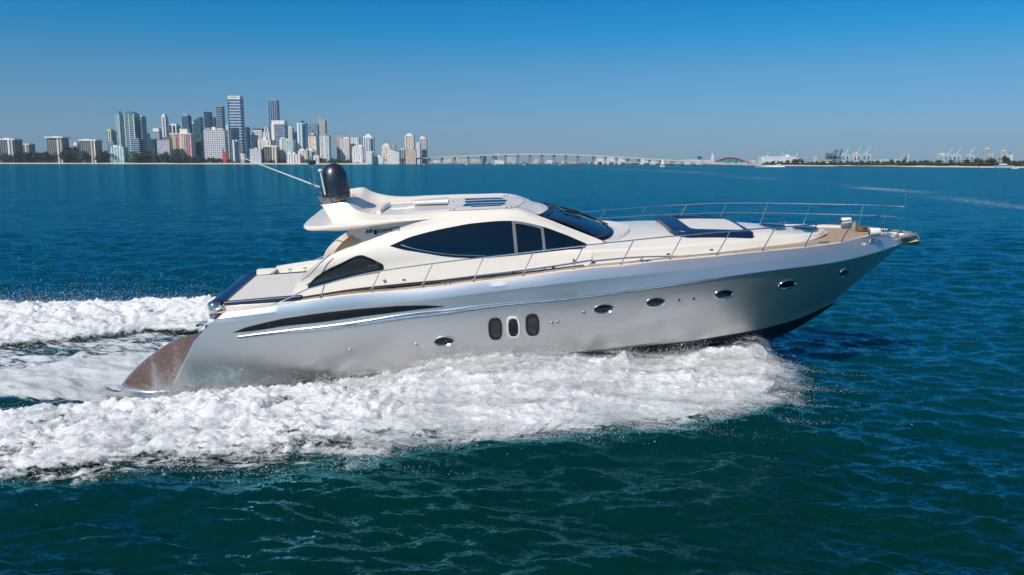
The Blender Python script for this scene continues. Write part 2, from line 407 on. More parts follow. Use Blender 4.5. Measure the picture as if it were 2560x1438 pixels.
# portholes
PORT = [(1110, 853, 28, 13, -4), (1508, 773, 27, 12.5, -6), (1638, 756, 26, 12, -6), (1809, 735.5, 26, 12, -8), (1968, 711, 24, 11, -14), (2109, 682, 12, 9, -40)]
for (cx, cy, a, b, t) in PORT:
    t = rad(t)
    for sg in (1, -1):
        m1 = MB(); ring_mesh(m1, hull_bvh, [lens((cx, cy), a, b, t), lens((cx, cy), a * .97, b * .96, t), lens((cx, cy), a * .88, b * .84, t), lens((cx, cy - b * .06), a * .82, b * .72, t)], [.0, .03, .032, .006], sg, fill=False)
        fr = m1.build('porthole', M['chrome'], yacht, smooth=50)
        m2 = MB(); ring_mesh(m2, hull_bvh, [lens((cx, cy - b * .06), a * .84, b * .75, t), lens((cx, cy - b * .06), a * .4, b * .36, t)], [.008, .012], sg)
        m2.build('glass', M['glass'], fr)
# three upright oval ports
for j, (cx, cy) in enumerate(((1238, 822), (1283, 818), (1331, 812))):
    a, b = 17.5, 27.5
    for sg in (1, -1):
        m1 = MB(); ring_mesh(m1, hull_bvh, [lens((cx, cy), a, b, rad(-3), pwr=3), lens((cx, cy), a * .97, b * .98, rad(-3), pwr=3), lens((cx, cy), a * .70, b * .80, rad(-3), pwr=3)], [.0, .025, .025], sg, fill=False)
        fr = m1.build('oval_port', M['cream'] if j == 1 else M['blackm'], yacht, smooth=50)
        if sg == 1: fr['label'] = ('oval port with a bright screwed frame' if j == 1 else 'oval port with a thick black frame')
        m2 = MB(); ring_mesh(m2, hull_bvh, [lens((cx, cy), a * .72, b * .82, rad(-3), pwr=3), lens((cx, cy), a * .3, b * .5, rad(-3), pwr=3)], [.01, .012], sg)
        m2.build('glass', M['glassq'] if j != 1 else M['glass'], fr)
# through-hull fittings
for (u, v) in ((875, 875), (1041, 861), (1379, 808), (1394, 806), (1458, 781), (1697, 750), (1733, 746)):
    p = cast(hull_bvh, u, v, .0)
    for sg in (1, -1):
        f_ = MB(); f_.lathe([(.0, -.04), (.03, -.035), (.04, -.012), (.045, .0)], (p[0], 0, 0), 10, axis='y')
        o = f_.build('drain_fitting', M['chrome'], yacht)
        for vv in o.data.vertices: vv.co.y = (vv.co.y + p[1]) * sg; vv.co.z += p[2]

# ---- transom and swim platform
tr = MB(); G = []
for x, z in [(-6.3, 2.45), (-6.4, 2.3), (-6.7, 1.95), (-6.95, 1.5), (-7.15, 1.1), (-7.3, .72)]:
    G.append([(x - .12 * (1 - (y / 2.2) ** 2), y, z) for y in np.linspace(-2.15, 2.15, 13)])
tr.grid(np.array(G)); tr.build('transom', M['silver'], yacht, solid=.02)
pl = MB()
def platform(inset, z0, z1):
    out = []
    for k in range(-20, 21):
        y = k / 20 * (2.28 - inset); q = abs(k / 20)
        x = -9.50 + inset + .30 * q ** 2 + .75 * max(0, (q - .72) / .28) ** 2.2
        out.append((x, y))
    out = [(-7.3, -(2.28 - inset))] + out + [(-7.3, 2.28 - inset)]
    n = len(out); vs = [(x, y, z0) for x, y in out] + [(x, y, z1) for x, y in out]
    fs = [tuple(range(n))[::-1], tuple(range(n, 2 * n))] + [(i, (i + 1) % n, n + (i + 1) % n, n + i) for i in range(n)]
    return vs, fs
pl.add(*platform(0, .50, .71)); pform = pl.build('swim_platform', M['silver'], yacht, bevel=.04)
pt = MB(); pt.add(*platform(.09, .70, .722)); pt.build('teak_deck', M['teak_wet'], pform)
# ---- superstructure lines
yA = tab([(-5.5, 1.96), (-1, 2.04), (2, 2.0), (3.5, 1.82), (4.5, 1.66), (5.5, 1.42), (6.3, 1.13), (7.2, .76), (7.8, .42), (8.2, .06), (8.24, 0), (9, 0)])
yS2 = lambda x: max(0, yA(x) - (.12 if x < 7 else .12 * max(0, (8.1 - x) / 1.1)))
yC2 = tab([(-5, 1.86), (0, 1.86), (1.5, 1.78), (2.5, 1.65)]); yC = tab([(-4.5, 1.76), (0, 1.72), (1.5, 1.62), (2.5, 1.5)])
yD = tab([(-4, 1.60), (-2, 1.56), (0, 1.5), (1, 1.46), (2.3, 1.42)]); yE = tab([(-4, 1.60), (-3, 1.55), (-1.6, 1.44), (0, 1.36), (1, 1.30), (2.4, 1.34)])
yG = tab([(-4.3, 1.27), (-3.75, 1.28), (-3.6, 1.34), (-3.45, 1.44), (-3.3, 1.50), (-3, 1.51), (-2.5, 1.46), (-1.5, 1.35), (0, 1.24), (1, 1.2), (2.3, 1.28)])
rA = crom(line([(724, 752), (800, 740), (900, 725), (1050, 709.5), (1180, 698), (1320, 683), (1458, 667), (1480, 664.5)], yA), N)
rS = crom(line([(744, 706), (800, 697), (870, 686), (959, 673), (1064, 659), (1200, 649), (1290, 642), (1420, 631), (1480, 627)], yS2), N)
rC2 = crom(line([(782, 668), (884, 648), (951, 638), (1064, 629), (1200, 622), (1290, 620), (1365, 619), (1420, 621), (1486, 625)], yC2), N)
rC = crom(line([(843, 632), (930, 612), (1009, 601), (1102, 592), (1200, 586), (1290, 588), (1365, 597), (1420, 607), (1492, 622)], yC), N)
rD = crom(line([(905, 604), (960, 588), (1023, 575), (1102, 561), (1173, 551), (1241, 545), (1290, 547), (1365, 564), (1420, 585), (1503, 617)], yD), N)
rE = crom(line([(868, 579), (930, 563), (1000, 551), (1082, 544), (1132, 538), (1200, 533), (1288, 529), (1345, 545), (1420, 574), (1512, 611)], yE), N)
rG = crom(line([(905, 545), (950, 537.5), (1000, 536), (1064, 532), (1132, 528), (1200, 525), (1288, 523), (1345, 539), (1420, 568), (1506, 602)], yG), N)
cs = MB(); Gc = loft([rA, rS, rC2, rC, rD, rE, rG], 4)
# turn the aft edge inward so the pillar has thickness
c0 = Gc[:, 0]; c_in = np.stack([c0 + [.25, .22, 0], c0 + [.02, .20, 0], c0 + [-.02, .10, 0]], 1)
Gc = np.concatenate([c_in, Gc], 1)
both(cs, Gc); cabin = cs.build('cabin_sides', M['cream'], yacht, smooth=40)
cab_bvh = BVHTree.FromPolygons([Vector(v) for v in cs.v], cs.f)
# sail shaped fairings rising to the radar arch
sG = crom(line([(804, 512), (832, 509), (856, 506), (870, 508), (880, 517), (895, 526), (915, 532), (950, 536.5), (1000, 536), (1064, 532), (1132, 528)], yG), 60)
sE = crom(line([(836, 564), (852, 564), (880, 562), (900, 561), (930, 559), (960, 555.5), (1000, 551), (1050, 546), (1132, 538)], yE), 60)
# ---- foredeck trunk
xt = np.linspace(1.6, 8.22, 70)
tA = crom(line([(1440, 669), (1600, 652), (1740, 640.5), (1836, 631), (1907, 622), (1990, 609), (2040, 597), (2062, 587), (2068, 578, 0)], yA), 70)
tS = crom(line([(1440, 632), (1480, 628), (1600, 622), (1740, 612), (1872, 602), (1960, 594), (2020, 588), (2052, 581), (2062, 576, 0)], yS2), 70)
zc = tab([(0, 3.42), (2, 3.42), (3.66, 3.44), (5.0, 3.40), (5.8, 3.345), (6.4, 3.29), (6.9, 3.20), (7.5, 3.10), (8.0, 3.06), (8.3, 3.02)]); 
t1 = tS * [1, .93, 1] + [0, 0, .035]; t1[-1] = tS[-1]
t2 = tS * [1, .6, 1]; t3 = tS * [1, 0, 1]
for i in range(70):
    x = tS[i, 0]; t3[i, 2] = max(zc(x), tS[i, 2]); t2[i, 2] = t3[i, 2] * .72 + tS[i, 2] * .28 + .01; t1[i, 2] = min(t1[i, 2], t2[i, 2])
tk = MB(); both(tk, loft([tA, tA * .4 + tS * .6 + [0, -.0, 0], tS, t1, t2, t3], 3)); trunk = tk.build('foredeck_trunk', M['cream'], yacht, merge=True, smooth=50)
tk_bvh = BVHTree.FromPolygons([Vector(v) for v in tk.v], tk.f)
def drop(x, y, off=0.0, bvh=None):
    h = (bvh or tk_bvh).ray_cast(Vector((x, y, 9)), Vector((0, 0, -1)))
    return (h[0].z if h[0] else 3.2) + off

# ---- roof
zR = tab([(-4.3, 4.52), (-3.85, 4.52), (-3.66, 4.42), (-3.5, 4.30), (-3.25, 4.22), (-2.8, 4.22), (-2.0, 4.27), (-1, 4.30), (0, 4.29), (.5, 4.24), (.85, 4.14), (1.05, 4.05), (1.12, 4.02)])
gtop = np.vstack([sG, rG[rG[:, 0] > sG[-1, 0] + .05]]); gtop = gtop[np.argsort(gtop[:, 0])]
gy = lambda x: float(np.interp(x, gtop[:, 0], -gtop[:, 1])); gzz = lambda x: float(np.interp(x, gtop[:, 0], gtop[:, 2]))
zE = tab([(-4.3, .0), (-3, .03), (-2, .06), (0, .05), (.8, .0)])
rf = MB(); G = []
for k, x in enumerate(np.linspace(-4.25, 1.0, 90)):
    s = max(0, min(1, (x + .2) / 1.2)); row = []
    for q in (1, .93, .84, .76, .6, .4, .2, 0):
        xx = x - (.30 * q ** 2) * s ** 2 + .12 * (1 - q * q) * s ** 2
        e = gzz(min(xx, .8)); yy = gy(min(xx, .8)) * q
        lip = zE(x) * math.exp(-((q - .88) / .07) ** 2) * 1.1
        z = e + (zR(x) - e) * (1 - q ** 3) + lip if x < -2.4 else e + (zR(x) - e) * (1 - q ** 2) + lip
        row.append((xx, -yy, z))
    G.append(row)
both(rf, np.array(G)); roof = rf.build('hardtop', M['cream'], yacht, merge=True, smooth=50)
rf_bvh = BVHTree.FromPolygons([Vector(v) for v in rf.v], rf.f)
ar = MB()
_t = np.clip(np.linspace(-1.2, 1, 60), 0, 1)[:, None] * [0, .045, -.012]; sGi, sEi = sG + _t, sE + _t; sm = (sGi + sEi) / 2 + np.array([0, -.02, .0]) * (1 - np.linspace(0, 1, 60)[:, None])
both(ar, loft([sEi, sm, sGi], 4))
a0, a1, a2 = sE[0], sm[0], sG[0]
back = np.array([[a2 * [1, k, 1] for k in np.linspace(1, -1, 9)], [a1 * [1, k, 1] for k in np.linspace(1, -1, 9)], [a0 * [1, k, 1] for k in np.linspace(1, -1, 9)]])
ar.grid(back); ar.build('radar_arch', M['cream'], yacht, merge=True, smooth=35)
# rounded wing slab under the arch
wo = [(-1.55, 1.44), (-2.0, 1.53), (-2.6, 1.66), (-3.2, 1.79), (-3.7, 1.88), (-4.1, 1.90), (-4.4, 1.82), (-4.58, 1.62), (-4.66, 1.3), (-4.70, .8), (-4.71, .4), (-4.71, 0)]
wo = crom([(x, -y, 0) for x, y in wo], 46)[:, :2]; wo = np.vstack([wo, (wo * [1, -1])[::-1][1:]])
WT = line([(797, 562, -1.6), (836, 561, -1.78), (900, 559, -1.75), (980, 552, -1.62), (1082, 546.5, -1.45)], 0); WB_ = line([(800, 579, -1.85), (852, 579.5, -1.85), (916, 571.5, -1.8), (980, 561, -1.68), (1082, 547.5, -1.46)], 0)
nw = len(wo); rings = []
for ins, dz in [(.30, 1), (.12, 1), (.04, .82), (0, .35), (0, -.25), (.04, -.75), (.12, -1), (.45, -1.05)]:
    R_ = []
    for x, y in wo:
        c = np.array([max(x, -3.6) if x > -3.6 else -3.6, 0 if abs(y) < 1.4 else math.copysign(1.4, y)])
        zhi, zlo = float(np.interp(x, WT[:, 0], WT[:, 2])), float(np.interp(x, WB_[:, 0], WB_[:, 2])); zt = max(.01, (zhi - zlo) / 2); zc_ = (zhi + zlo) / 2
        d = np.array([x, y]); n_ = np.array([min(0, x + 3.9), y if abs(y) > .01 else .01]); 
        if x > -3.6: n_ = np.array([-.15, math.copysign(1, y)])
        n_ = n_ / (np.linalg.norm(n_) + 1e-6)
        p = d - n_ * ins; R_.append((p[0], p[1], zc_ + dz * zt))
    rings.append(R_)
wg = MB(); wg.grid(np.array(rings)); n0 = len(wg.v)
wg.add(rings[0], [tuple(range(nw))]); wg.add(rings[-1], [tuple(range(nw))])
wing = wg.build('hardtop_wing', M['cream'], yacht, merge=True, smooth=40)
# ---- sunroof lid with stripes, sliding panel, tilt bar
lid = drape('sunroof_lid', rf_bvh, [(1122, 501.5), (1180, 498.5), (1262, 494.6), (1290, 496), (1303, 499), (1311, 504)], [(1118, 527.5), (1200, 525.5), (1262, 523), (1284, 521), (1300, 514), (1311, 504.5)], M['lid'], .012, 50, 8, mirror=False)
for top, bot in (([(1160, 499.3), (1252, 497), (1258, 498.5)], [(1162, 501.8), (1252, 499), (1258, 498.9)]),
                 ([(1163, 505), (1262, 501.5), (1266, 503)], [(1163, 509), (1262, 506), (1266, 504.5)]),
                 ([(1157, 518), (1163, 511.5), (1263, 509), (1263.5, 509.4)], [(1157, 519), (1163, 518.8), (1252, 516), (1263.5, 509.6)])):
    drape('skylight_strip', rf_bvh, top, bot, M['hatch'], .028, 24, 3, mirror=False, parent=lid)
drape('sliding_panel', rf_bvh, [(1034, 505), (1080, 500.5), (1120, 497)], [(1034, 517), (1080, 515), (1120, 514)], M['cream'], .05, 20, 4, mirror=False)
for (u, v) in ((1133, 505.5), (1135.5, 524.5), (1260, 491), (1268, 490.5), (1267, 520), (1278, 519.5)):
    p = cast(rf_bvh, u, v, .01)
    if p is not None: MB().lathe([(.02, 0), (.018, .015), (.0, .02)], p, 8).build('roof_vent', M['blackm'], lid)
b_ = MB(); q0, q1 = cast(rf_bvh, 947, 535, .0), cast(rf_bvh, 972, 516, .0)
q0[2] += .03; q1[2] += .05; b_.tube([q0, (q0 + q1) / 2 + [0, 0, .03], q1], .06, 8); b_.build('tilt_bar', M['cream'], yacht)
q0, q1 = cast(rf_bvh, 975, 515, .06), cast(rf_bvh, 1124, 506, .06)
if q0 is not None and q1 is not None: MB().tube([q0, q1], .015, 8).build('slide_rail', M['cream'], yacht)
# ---- windshield
wtop = np.array([(.80, -1.2, 4.075), (.93, -.85, 4.075), (1.05, -.4, 4.06), (1.1, 0, 4.05), (1.05, .4, 4.06), (.93, .85, 4.075), (.80, 1.2, 4.075)])
wbot = np.array([(2.24, -1.27, 3.40), (2.50, -1.0, 3.395), (2.68, -.5, 3.40), (2.74, 0, 3.405), (2.68, .5, 3.40), (2.50, 1.0, 3.395), (2.24, 1.27, 3.40)])
wt, wb = crom(wtop, 33), crom(wbot, 33)
G = []
for k in range(13):
    s = k / 12; r = wt * (1 - s) + wb * s; r = r + np.array([.03, 0, .05]) * math.sin(math.pi * s); G.append(r)
ws = MB(); ws.grid(np.array(G)); shield = ws.build('windshield', M['glassw'], yacht, smooth=60)
G = np.array(G)
bd = MB(); off = np.array([.008, 0, .012])
bd.grid(G[0:2] + off); bd.grid(G[11:13] + off); bd.grid(G[:, 0:2] + off); bd.grid(G[:, -2:] + off)
bd.build('windshield_border', M['black'], shield)
ln = MB(); ln.tube(G[1] + off * 1.6, .008, 5); ln.tube(G[11] + off * 1.6, .008, 5); ln.build('windshield_seam', M['steel'], shield)
for yy, dx in ((.35, 0), (.95, -.02)):
    i0 = 16 + int(yy * 12)
    w_ = MB(); base = G[12][min(31, i0 + 2)] + [0.02, 0, .05]; tip = G[3][min(31, i0 - 6)] + [0, 0, .06]
    w_.tube([base, (base + tip) / 2 + [0, 0, .06], tip], .018, 6)
    b2 = G[6][min(31, i0 - 8)] + [0, 0, .04]; b3 = G[1][min(31, i0 - 1)] + [0, 0, .05]; w_.tube([b2, b3], .015, 6)
    w_.build('wiper', M['blackm'], shield)
# cowl apron round the windshield foot
cw = MB(); o1 = []; o2 = []; o3 = []
for p in wb:
    q = p.copy(); ang = p[1] / 1.27
    ex = .42 * (1 - .35 * abs(ang) ** 2); o1.append(p + [0, 0, -.005]); n_ = np.array([1 - .55 * abs(ang) ** 2, .75 * ang, 0])
    e = p + n_ * ex * .9; e2 = p + n_ * ex; e[2] = drop(e[0], min(1.5, max(-1.5, e[1])), .05); e2[2] = drop(e2[0], min(1.5, max(-1.5, e2[1])), -.01)
    o2.append(e); o3.append(e2)
cw.grid(np.array([o1, np.array(o1) * .5 + np.array(o2) * .5 + [0, 0, .012], o2, o3])); cw.build('windshield_cowl', M['cream'], yacht, smooth=60)
# ---- side windows
wt_px = [(975, 615), (1023, 594), (1060, 583.5), (1102, 573.5), (1173, 559.8), (1242, 553), (1283, 552.5), (1316, 557), (1365, 569.4), (1420, 590), (1463, 609), (1477, 617)]
wb_px = [(975, 615.5), (1009, 624.5), (1064, 633), (1105, 640), (1146, 644), (1201, 646), (1288, 638), (1365, 630), (1420, 624.5), (1465, 621.5), (1477, 619)]
sw = drape('saloon_window', cab_bvh, wt_px, wb_px, M['glass'], .012, 90, 10)
def seg(u0, v0, u1, v1, w): return [(u0, v0), (u1, v1)], w
def strip(name, pts, wpx, mt, parent, off=.022):
    mb = MB(); G = [[], []]
    P = curve_px(pts, 24)
    for i in range(len(P)):
        t = P[min(i + 1, len(P) - 1)] - P[max(0, i - 1)]; n_ = np.array([-t[1], t[0]]); n_ = n_ / np.linalg.norm(n_) * wpx / 2
        a, b = cast(cab_bvh, *(P[i] + n_), off), cast(cab_bvh, *(P[i] - n_), off)
        if a is None or b is None: continue
        G[0].append(a); G[1].append(b)
    if len(G[0]) < 2: print('no surface under', name); return
    G = np.array(G); MB().grid(mir(G), flip=True).build(name, mt, PORTSIDE.get(parent.name, parent)); return MB().grid(G).build(name, mt, parent)
strip('mullion', [(1283, 554), (1287, 595), (1291, 637)], 8, M['greyframe'], sw)
strip('mullion', [(1354, 569), (1358, 600), (1361, 629)], 7, M['greyframe'], sw)
strip('window_head_frame', [(1283, 557), (1316, 561), (1354, 571)], 5, M['greyframe'], sw)
strip('lower_seam', [(1003, 613), (1030, 621), (1064, 628), (1120, 636), (1180, 639), (1215, 640)], 1.6, M['steel'], sw, .02)
qt = [(770, 717), (788, 696), (820, 675), (852, 660.7), (890, 642), (906, 640), (929, 649), (957, 663), (959, 668)]
qb = [(770, 718), (778, 718.7), (820, 707), (884, 690), (951, 678), (957, 674), (959, 670)]
qf = drape('quarter_window', cab_bvh, [(q[0] * 1.0, q[1] - 2.5) for q in qt], [(q[0], q[1] + 2.5) for q in qb], M['black'], .010, 60, 6)
drape('glass', cab_bvh, [(782, 710), (790, 701), (820, 681), (852, 667), (889, 647), (905, 645), (927, 653), (948, 663), (951, 667)], [(782, 711), (790, 710), (820, 701), (884, 685), (945, 672), (951, 668)], M['glassq'], .022, 50, 6, parent=qf)
P_ = [cast(cab_bvh, u, v, .11) for u, v in ((757, 700), (780, 680), (803, 660), (830, 640))]; P_ = [p for p in P_ if p is not None]
for sg in (1, -1):
    if len(P_) > 1: MB().tube([p * [1, sg, 1] for p in P_], .010, 6).build('pillar_handrail', M['steel'], yacht)
# side panel groove line, lights, vents along the trunk
for sg in (1, -1):
    q = (rA + [0, -.02, .035])[2:int(N * .975)]; MB().tube(q * [1, sg, 1], .018, 6).build('side_recess', M['blackm'], yacht)
for (u, v) in ((1010, 700), (1181, 692), (1284, 681), (1383, 669)):
    drape('step_light', cab_bvh, [(u - 4, v - 1.5), (u + 4, v - 2.3)], [(u - 4, v + 1.5), (u + 4, v + .8)], M['blackm'], .015, 4, 2)
for (u, v) in ((1484, 657), (1670, 636), (1778, 625)):
    drape('step_light', tk_bvh, [(u - 4, v - 1.5), (u + 4, v - 2.3)], [(u - 4, v + 1.5), (u + 4, v + .8)], M['blackm'], .015, 4, 2)
for (u, v) in ((961, 701), (1434, 650)):
    p = cast(cab_bvh, u, v, .0)
    for sg in (1, -1):
        o = MB().lathe([(.0, -.05), (.03, -.045), (.04, 0)], (0, 0, 0), 10, axis='y').build('side_light', M['chrome'], yacht)
        for vv in o.data.vertices: vv.co.x += p[0]; vv.co.y = (vv.co.y + p[1]) * sg; vv.co.z += p[2]
# bulkhead across the cockpit
MB().box(-3.06, -3.0, -1.45, 1.45, 2.6, 4.1).build('cockpit_bulkhead', M['glass'], yacht)
MB().box(-5.0, -3.0, -1.9, 1.9, 2.45, 2.5).build('cockpit_floor', M['teak'], yacht)
# ---- lettering
def lettering(txt, p0u, p0v, p1u, p1v, hpx, name='lettering'):
    cu = bpy.data.curves.new('t', 'FONT'); cu.body = txt; cu.size = 1; cu.space_character = 1.08; cu.resolution_u = 3; cu.offset = .03
    o = bpy.data.objects.new('t', cu); COL.objects.link(o); bpy.context.view_layer.update()
    me = bpy.data.meshes.new_from_object(o.evaluated_get(bpy.context.evaluated_depsgraph_get())); bpy.data.objects.remove(o)
    bm = bmesh.new(); bm.from_mesh(me); bmesh.ops.triangulate(bm, faces=bm.faces); bmesh.ops.remove_doubles(bm, verts=bm.verts, dist=1e-5)
    X = [v.co.x for v in bm.verts]; x0, x1 = min(X), max(X); h = max(v.co.y for v in bm.verts)
    d = np.array([p1u - p0u, p1v - p0v]); up = np.array([.04, -1.0]) * hpx / h
    for v in bm.verts:
        q = np.array([p0u, p0v]) + d * (v.co.x - x0) / (x1 - x0) + up * v.co.y
        p = cast(cab_bvh, q[0], q[1], .012); v.co = Vector(p if p is not None else (0, 0, 0))
    bm.to_mesh(me); bm.free(); me.materials.clear()
    return link_mesh(name, me, M['letter'], yacht, smooth=False)
lettering('68', 915, 583.5, 931, 582, 10)
lettering('GIANETTI', 945, 582.5, 998, 575.5, 9.5)
p = cast(cab_bvh, 939, 580, .03); MB().lathe([(.0, -.06), (.035, -.05), (.045, .0), (.035, .05), (0, .06)], p, 12).build('courtesy_light', M['hatch'], yacht)

# ---- dome, mast, aerials
dc = py(839, 470, 0)[0]
prof = [(.05, 4.60), (.33, 4.61), (.345, 4.68), (.345, 4.74), (.338, 4.76), (.34, 4.8), (.338, 4.95), (.33, 5.08), (.31, 5.19), (.275, 5.28), (.22, 5.37), (.15, 5.425), (.07, 5.452), (.0, 5.458)]
MB().lathe(prof, (dc, 0, 0), 40).build('radar_dome', M['gunmetal'], yacht, smooth=60)
MB().lathe([(.10, 4.50), (.22, 4.49), (.32, 4.54), (.365, 4.60), (.375, 4.665), (.34, 4.67)], (dc - .09, 0, 0), 40, sy=.95).build('dome_mount', M['bowl'], yacht, smooth=60)
MB().lathe([(.16, 4.42), (.20, 4.51)], (dc - .1, 0, 0), 20).build('dome_foot', M['blackm'], yacht)
ms = MB(); A_ = [py(u, v, -.05) for u, v in ((770, 385), (772.5, 410), (777, 440), (780, 460), (784, 476))]; B_ = [py(u, v, .1) for u, v in ((776, 392), (779, 412), (784, 440), (787, 465), (793, 477), (804, 484))]
ms.tube(A_, .016, 8); ms.tube(B_, .016, 8)
for t in (1, 2, 3): ms.tube([A_[t], B_[t]], .01, 6)
mast = ms.build('light_mast', M['chrome'], yacht)
mh = MB(); q = py(778, 406, 0); mh.box(q[0] - .05, q[0] + .10, -.08, .08, q[2] - .05, q[2] + .04); mh.build('mast_head_box', M['blackm'], mast, bevel=.01)
q = py(771, 380, -.05); MB().lathe([(.0, -.12), (.022, -.11), (.025, .0), (.02, .05), (0, .07)], q, 10).build('anchor_light', M['brass'], mast)
MB().tube([py(799, 468, .25), py(610, 396, .25)], [.02, .010], 8).build('whip_aerial', M['white'], yacht)
q = py(813, 487, -.35); t = py(801, 428, -.35); ga = MB().tube([q, t], .02, 8).build('satellite_aerial', M['white'], yacht)
MB().lathe([(.01, -.05), (.05, 0), (.055, .03), (.035, .05), (0, .055)], t, 14).build('aerial_cap', M['white'], ga)
q = py(876, 492, -.1); MB().lathe([(.015, -.1), (.02, 0), (.05, .07), (.055, .09)], q, 12, axis='x').build('horn', M['brass'], yacht)
MB().tube([py(784, 478, .0), py(797, 489, .0), py(797, 505, 0.0)], .013, 6).build('mount_bracket', M['chrome'], yacht)

# ---- rails
wT = tab([(-6.5, 2.22), (-5, 2.3), (-3, 2.33), (0, 2.31), (1.5, 2.24), (2.88, 2.13), (4, 2.08), (5.1, 2.01), (6.2, 1.885), (7.26, 1.645), (8.3, 1.266), (9.45, .684), (9.9, .32), (10.2, 0), (11, 0)])
top_px = [(668, 768), (720, 746), (772, 722), (812, 711), (880, 692.5), (951, 678), (1082, 659.6), (1209, 643.8), (1335, 628.7), (1459, 614.5), (1584.4, 600.8), (1706.7, 588.3), (1826.2, 577.8), (1938.7, 569), (2041.8, 560.9), (2133.9, 549.7), (2222.7, 533.9), (2264, 516.3, 0)]
rt = crom(line(top_px, wT), 90)
st_px = [((802, 742), (812, 711)), ((928.7, 725.2), (951, 678)), ((1055.9, 714.3), (1081.8, 659.6)), ((1181.6, 704.7), (1209, 643.8)), ((1304.7, 691), (1334.8, 628.7)), ((1427.8, 678), (1459.2, 614.5)), ((1550.5, 664), (1584.4, 600.8)), ((1672.2, 652), (1706.7, 588.3)), ((1789.3, 641.5), (1826.2, 577.8)), ((1903.6, 630), (1938.7, 569)), ((2009, 620), (2041.8, 560.9)), ((2100.5, 608), (2133.9, 549.7)), ((2190, 586), (2222.7, 533.9))]
rail = MB()
for sg in (1, -1):
    q = rt.copy(); q[:, 1] *= sg; rail.tube(q, .0155, 8)
rail_o = rail.build('guard_rail', M['chrome'], yacht)
feet = []
for (a, b) in st_px:
    P0 = pf(a[0], a[1], lambda x: max(.05, wS(x) - .05)); P1 = pf(b[0], b[1], wT); feet.append((P0, P1))
    for sg in (1, -1):
        f0, f1 = P0 * [1, sg, 1], P1 * [1, sg, 1]
        s_ = MB(); s_.tube([f0, f1], .0125, 8); s_.tube([f0 + [0, 0, -.03], f0 + (f1 - f0) * .12], .024, 8); s_.build('stanchion', M['chrome'], rail_o)
mr = []
for k in (6, 7, 8, 9, 10, 11):
    P0, P1 = feet[k]; mr.append(((P0 * .45 + P1 * .55)) * [1, -1, 1])
tip2 = py(2251, 544, 0)
m_pts = crom([mr[0] + [-.9, .05, .0]] + mr + [(mr[-1] * .4 + tip2 * .6) + [0, .12, 0], tip2, (mr[-1] * [1, -1, 1] * .4 + tip2 * .6) + [0, -.12, -.02], py(2167, 567, -.75)], 60)
MB().tube(m_pts, .009, 8).build('middle_rail', M['chrome'], rail_o)
q = py(2264, 516, 0); MB().tube([q, py(2266, 481, 0)], .014, 8).build('flagstaff', M['steel'], rail_o)
q = feet[10][0] * .25 + feet[10][1] * .75; MB().lathe([(.0, -.05), (.05, -.03), (.055, .02), (0, .04)], q * [1, -1, 1], 12).build('bow_light', M['chrome'], rail_o)
# ---- foredeck fittings
def rbox(name, x0, x1, y0, y1, z0f, h, mt, parent, bev=.04, slope=True):
    mb = MB(); nx, ny = 10, 8; T = []; B = []
    for i in range(nx + 1):
        x = x0 + (x1 - x0) * i / nx; T.append([(x, y0 + (y1 - y0) * j / ny, z0f(x, y0 + (y1 - y0) * j / ny) + h) for j in range(ny + 1)])
    T = np.array(T); Bt = T - [0, 0, h + .05]
    mb.grid(T); mb.grid(Bt, flip=True)
    for a, b in ((T[0], Bt[0]), (T[-1], Bt[-1]), (T[:, 0], Bt[:, 0]), (T[:, -1], Bt[:, -1])): mb.grid(np.array([a, b]))
    return mb.build(name, mt, parent, merge=True, bevel=bev, seg=3)
zt_ = lambda x, y: drop(x, y)
def plan_slab(name, outer, inner, h0, h1, mt, parent, bev=.03):
    """ring (outer/inner outlines in plan) standing h0/h1 above the trunk top (aft/fore)"""
    n = len(outer); vs = []
    xa, xb = min(p[0] for p in outer), max(p[0] for p in outer)
    hh = lambda x: h0 + (h1 - h0) * (x - xa) / (xb - xa)
    tp_ = lambda x, y: (x, y * (1 - .07 * (x - xa)), zc(x) - .045 * y * y)
    for L_ in (outer, inner):
        for x, y in L_: q = tp_(x, y); vs.append((q[0], q[1], q[2] + hh(x)))
    for L_ in (outer, inner):
        for x, y in L_: q = tp_(x, y); vs.append((q[0], q[1], q[2] - .12))
    fs = []
    for k in range(n):
        k2 = (k + 1) % n
        fs += [(k, k2, n + k2, n + k), (2 * n + k, 2 * n + k2, k2, k), (n + k, n + k2, 3 * n + k2, 3 * n + k)]
    return MB().add(vs, fs).build(name, mt, parent, bevel=bev, seg=3)
def rrect(x0, x1, y0, y1, ra, rb, n=6):
    o = []
    for cx, cy, r, a0 in ((x1 - rb, y1 - rb, rb, 0), (x0 + ra, y1 - ra, ra, 90), (x0 + ra, y0 + ra, ra, 180), (x1 - rb, y0 + rb, rb, 270)):
        for k in range(n + 1): a = rad(a0 + 90 * k / n); o.append((cx + r * math.cos(a), cy + r * math.sin(a)))
    return o
spad = plan_slab('foredeck_sunpad_bolster', rrect(4.0, 5.98, -1.25, 1.25, .45, .08), rrect(4.48, 5.84, -1.0, 1.0,   .18, .05), .15, .075, M['navy'], yacht)
pd = rbox('pad', 4.45, 5.86, -.93, .93, lambda x, y: zc(x) - .045 * y * y, .035, M['padw'], spad, .03)
for hx in (6.80, 7.66):
    z = drop(hx, 0)
    sl = (drop(hx + .2, 0) - drop(hx - .2, 0)) / .4
    o = MB().lathe([(.0, .045), (.27, .045), (.285, .035)], (0, 0, 0), 32).build('deck_hatch', M['hatch'], yacht); o.location = (hx, 0, z + .035); o.rotation_euler = (0, -math.atan(sl) * .4, 0)
    r2 = MB().lathe([(.285, .03), (.30, .04), (.32, .03), (.325, -.03)], (0, 0, 0), 32).build('hatch_ring', M['chrome'], o)
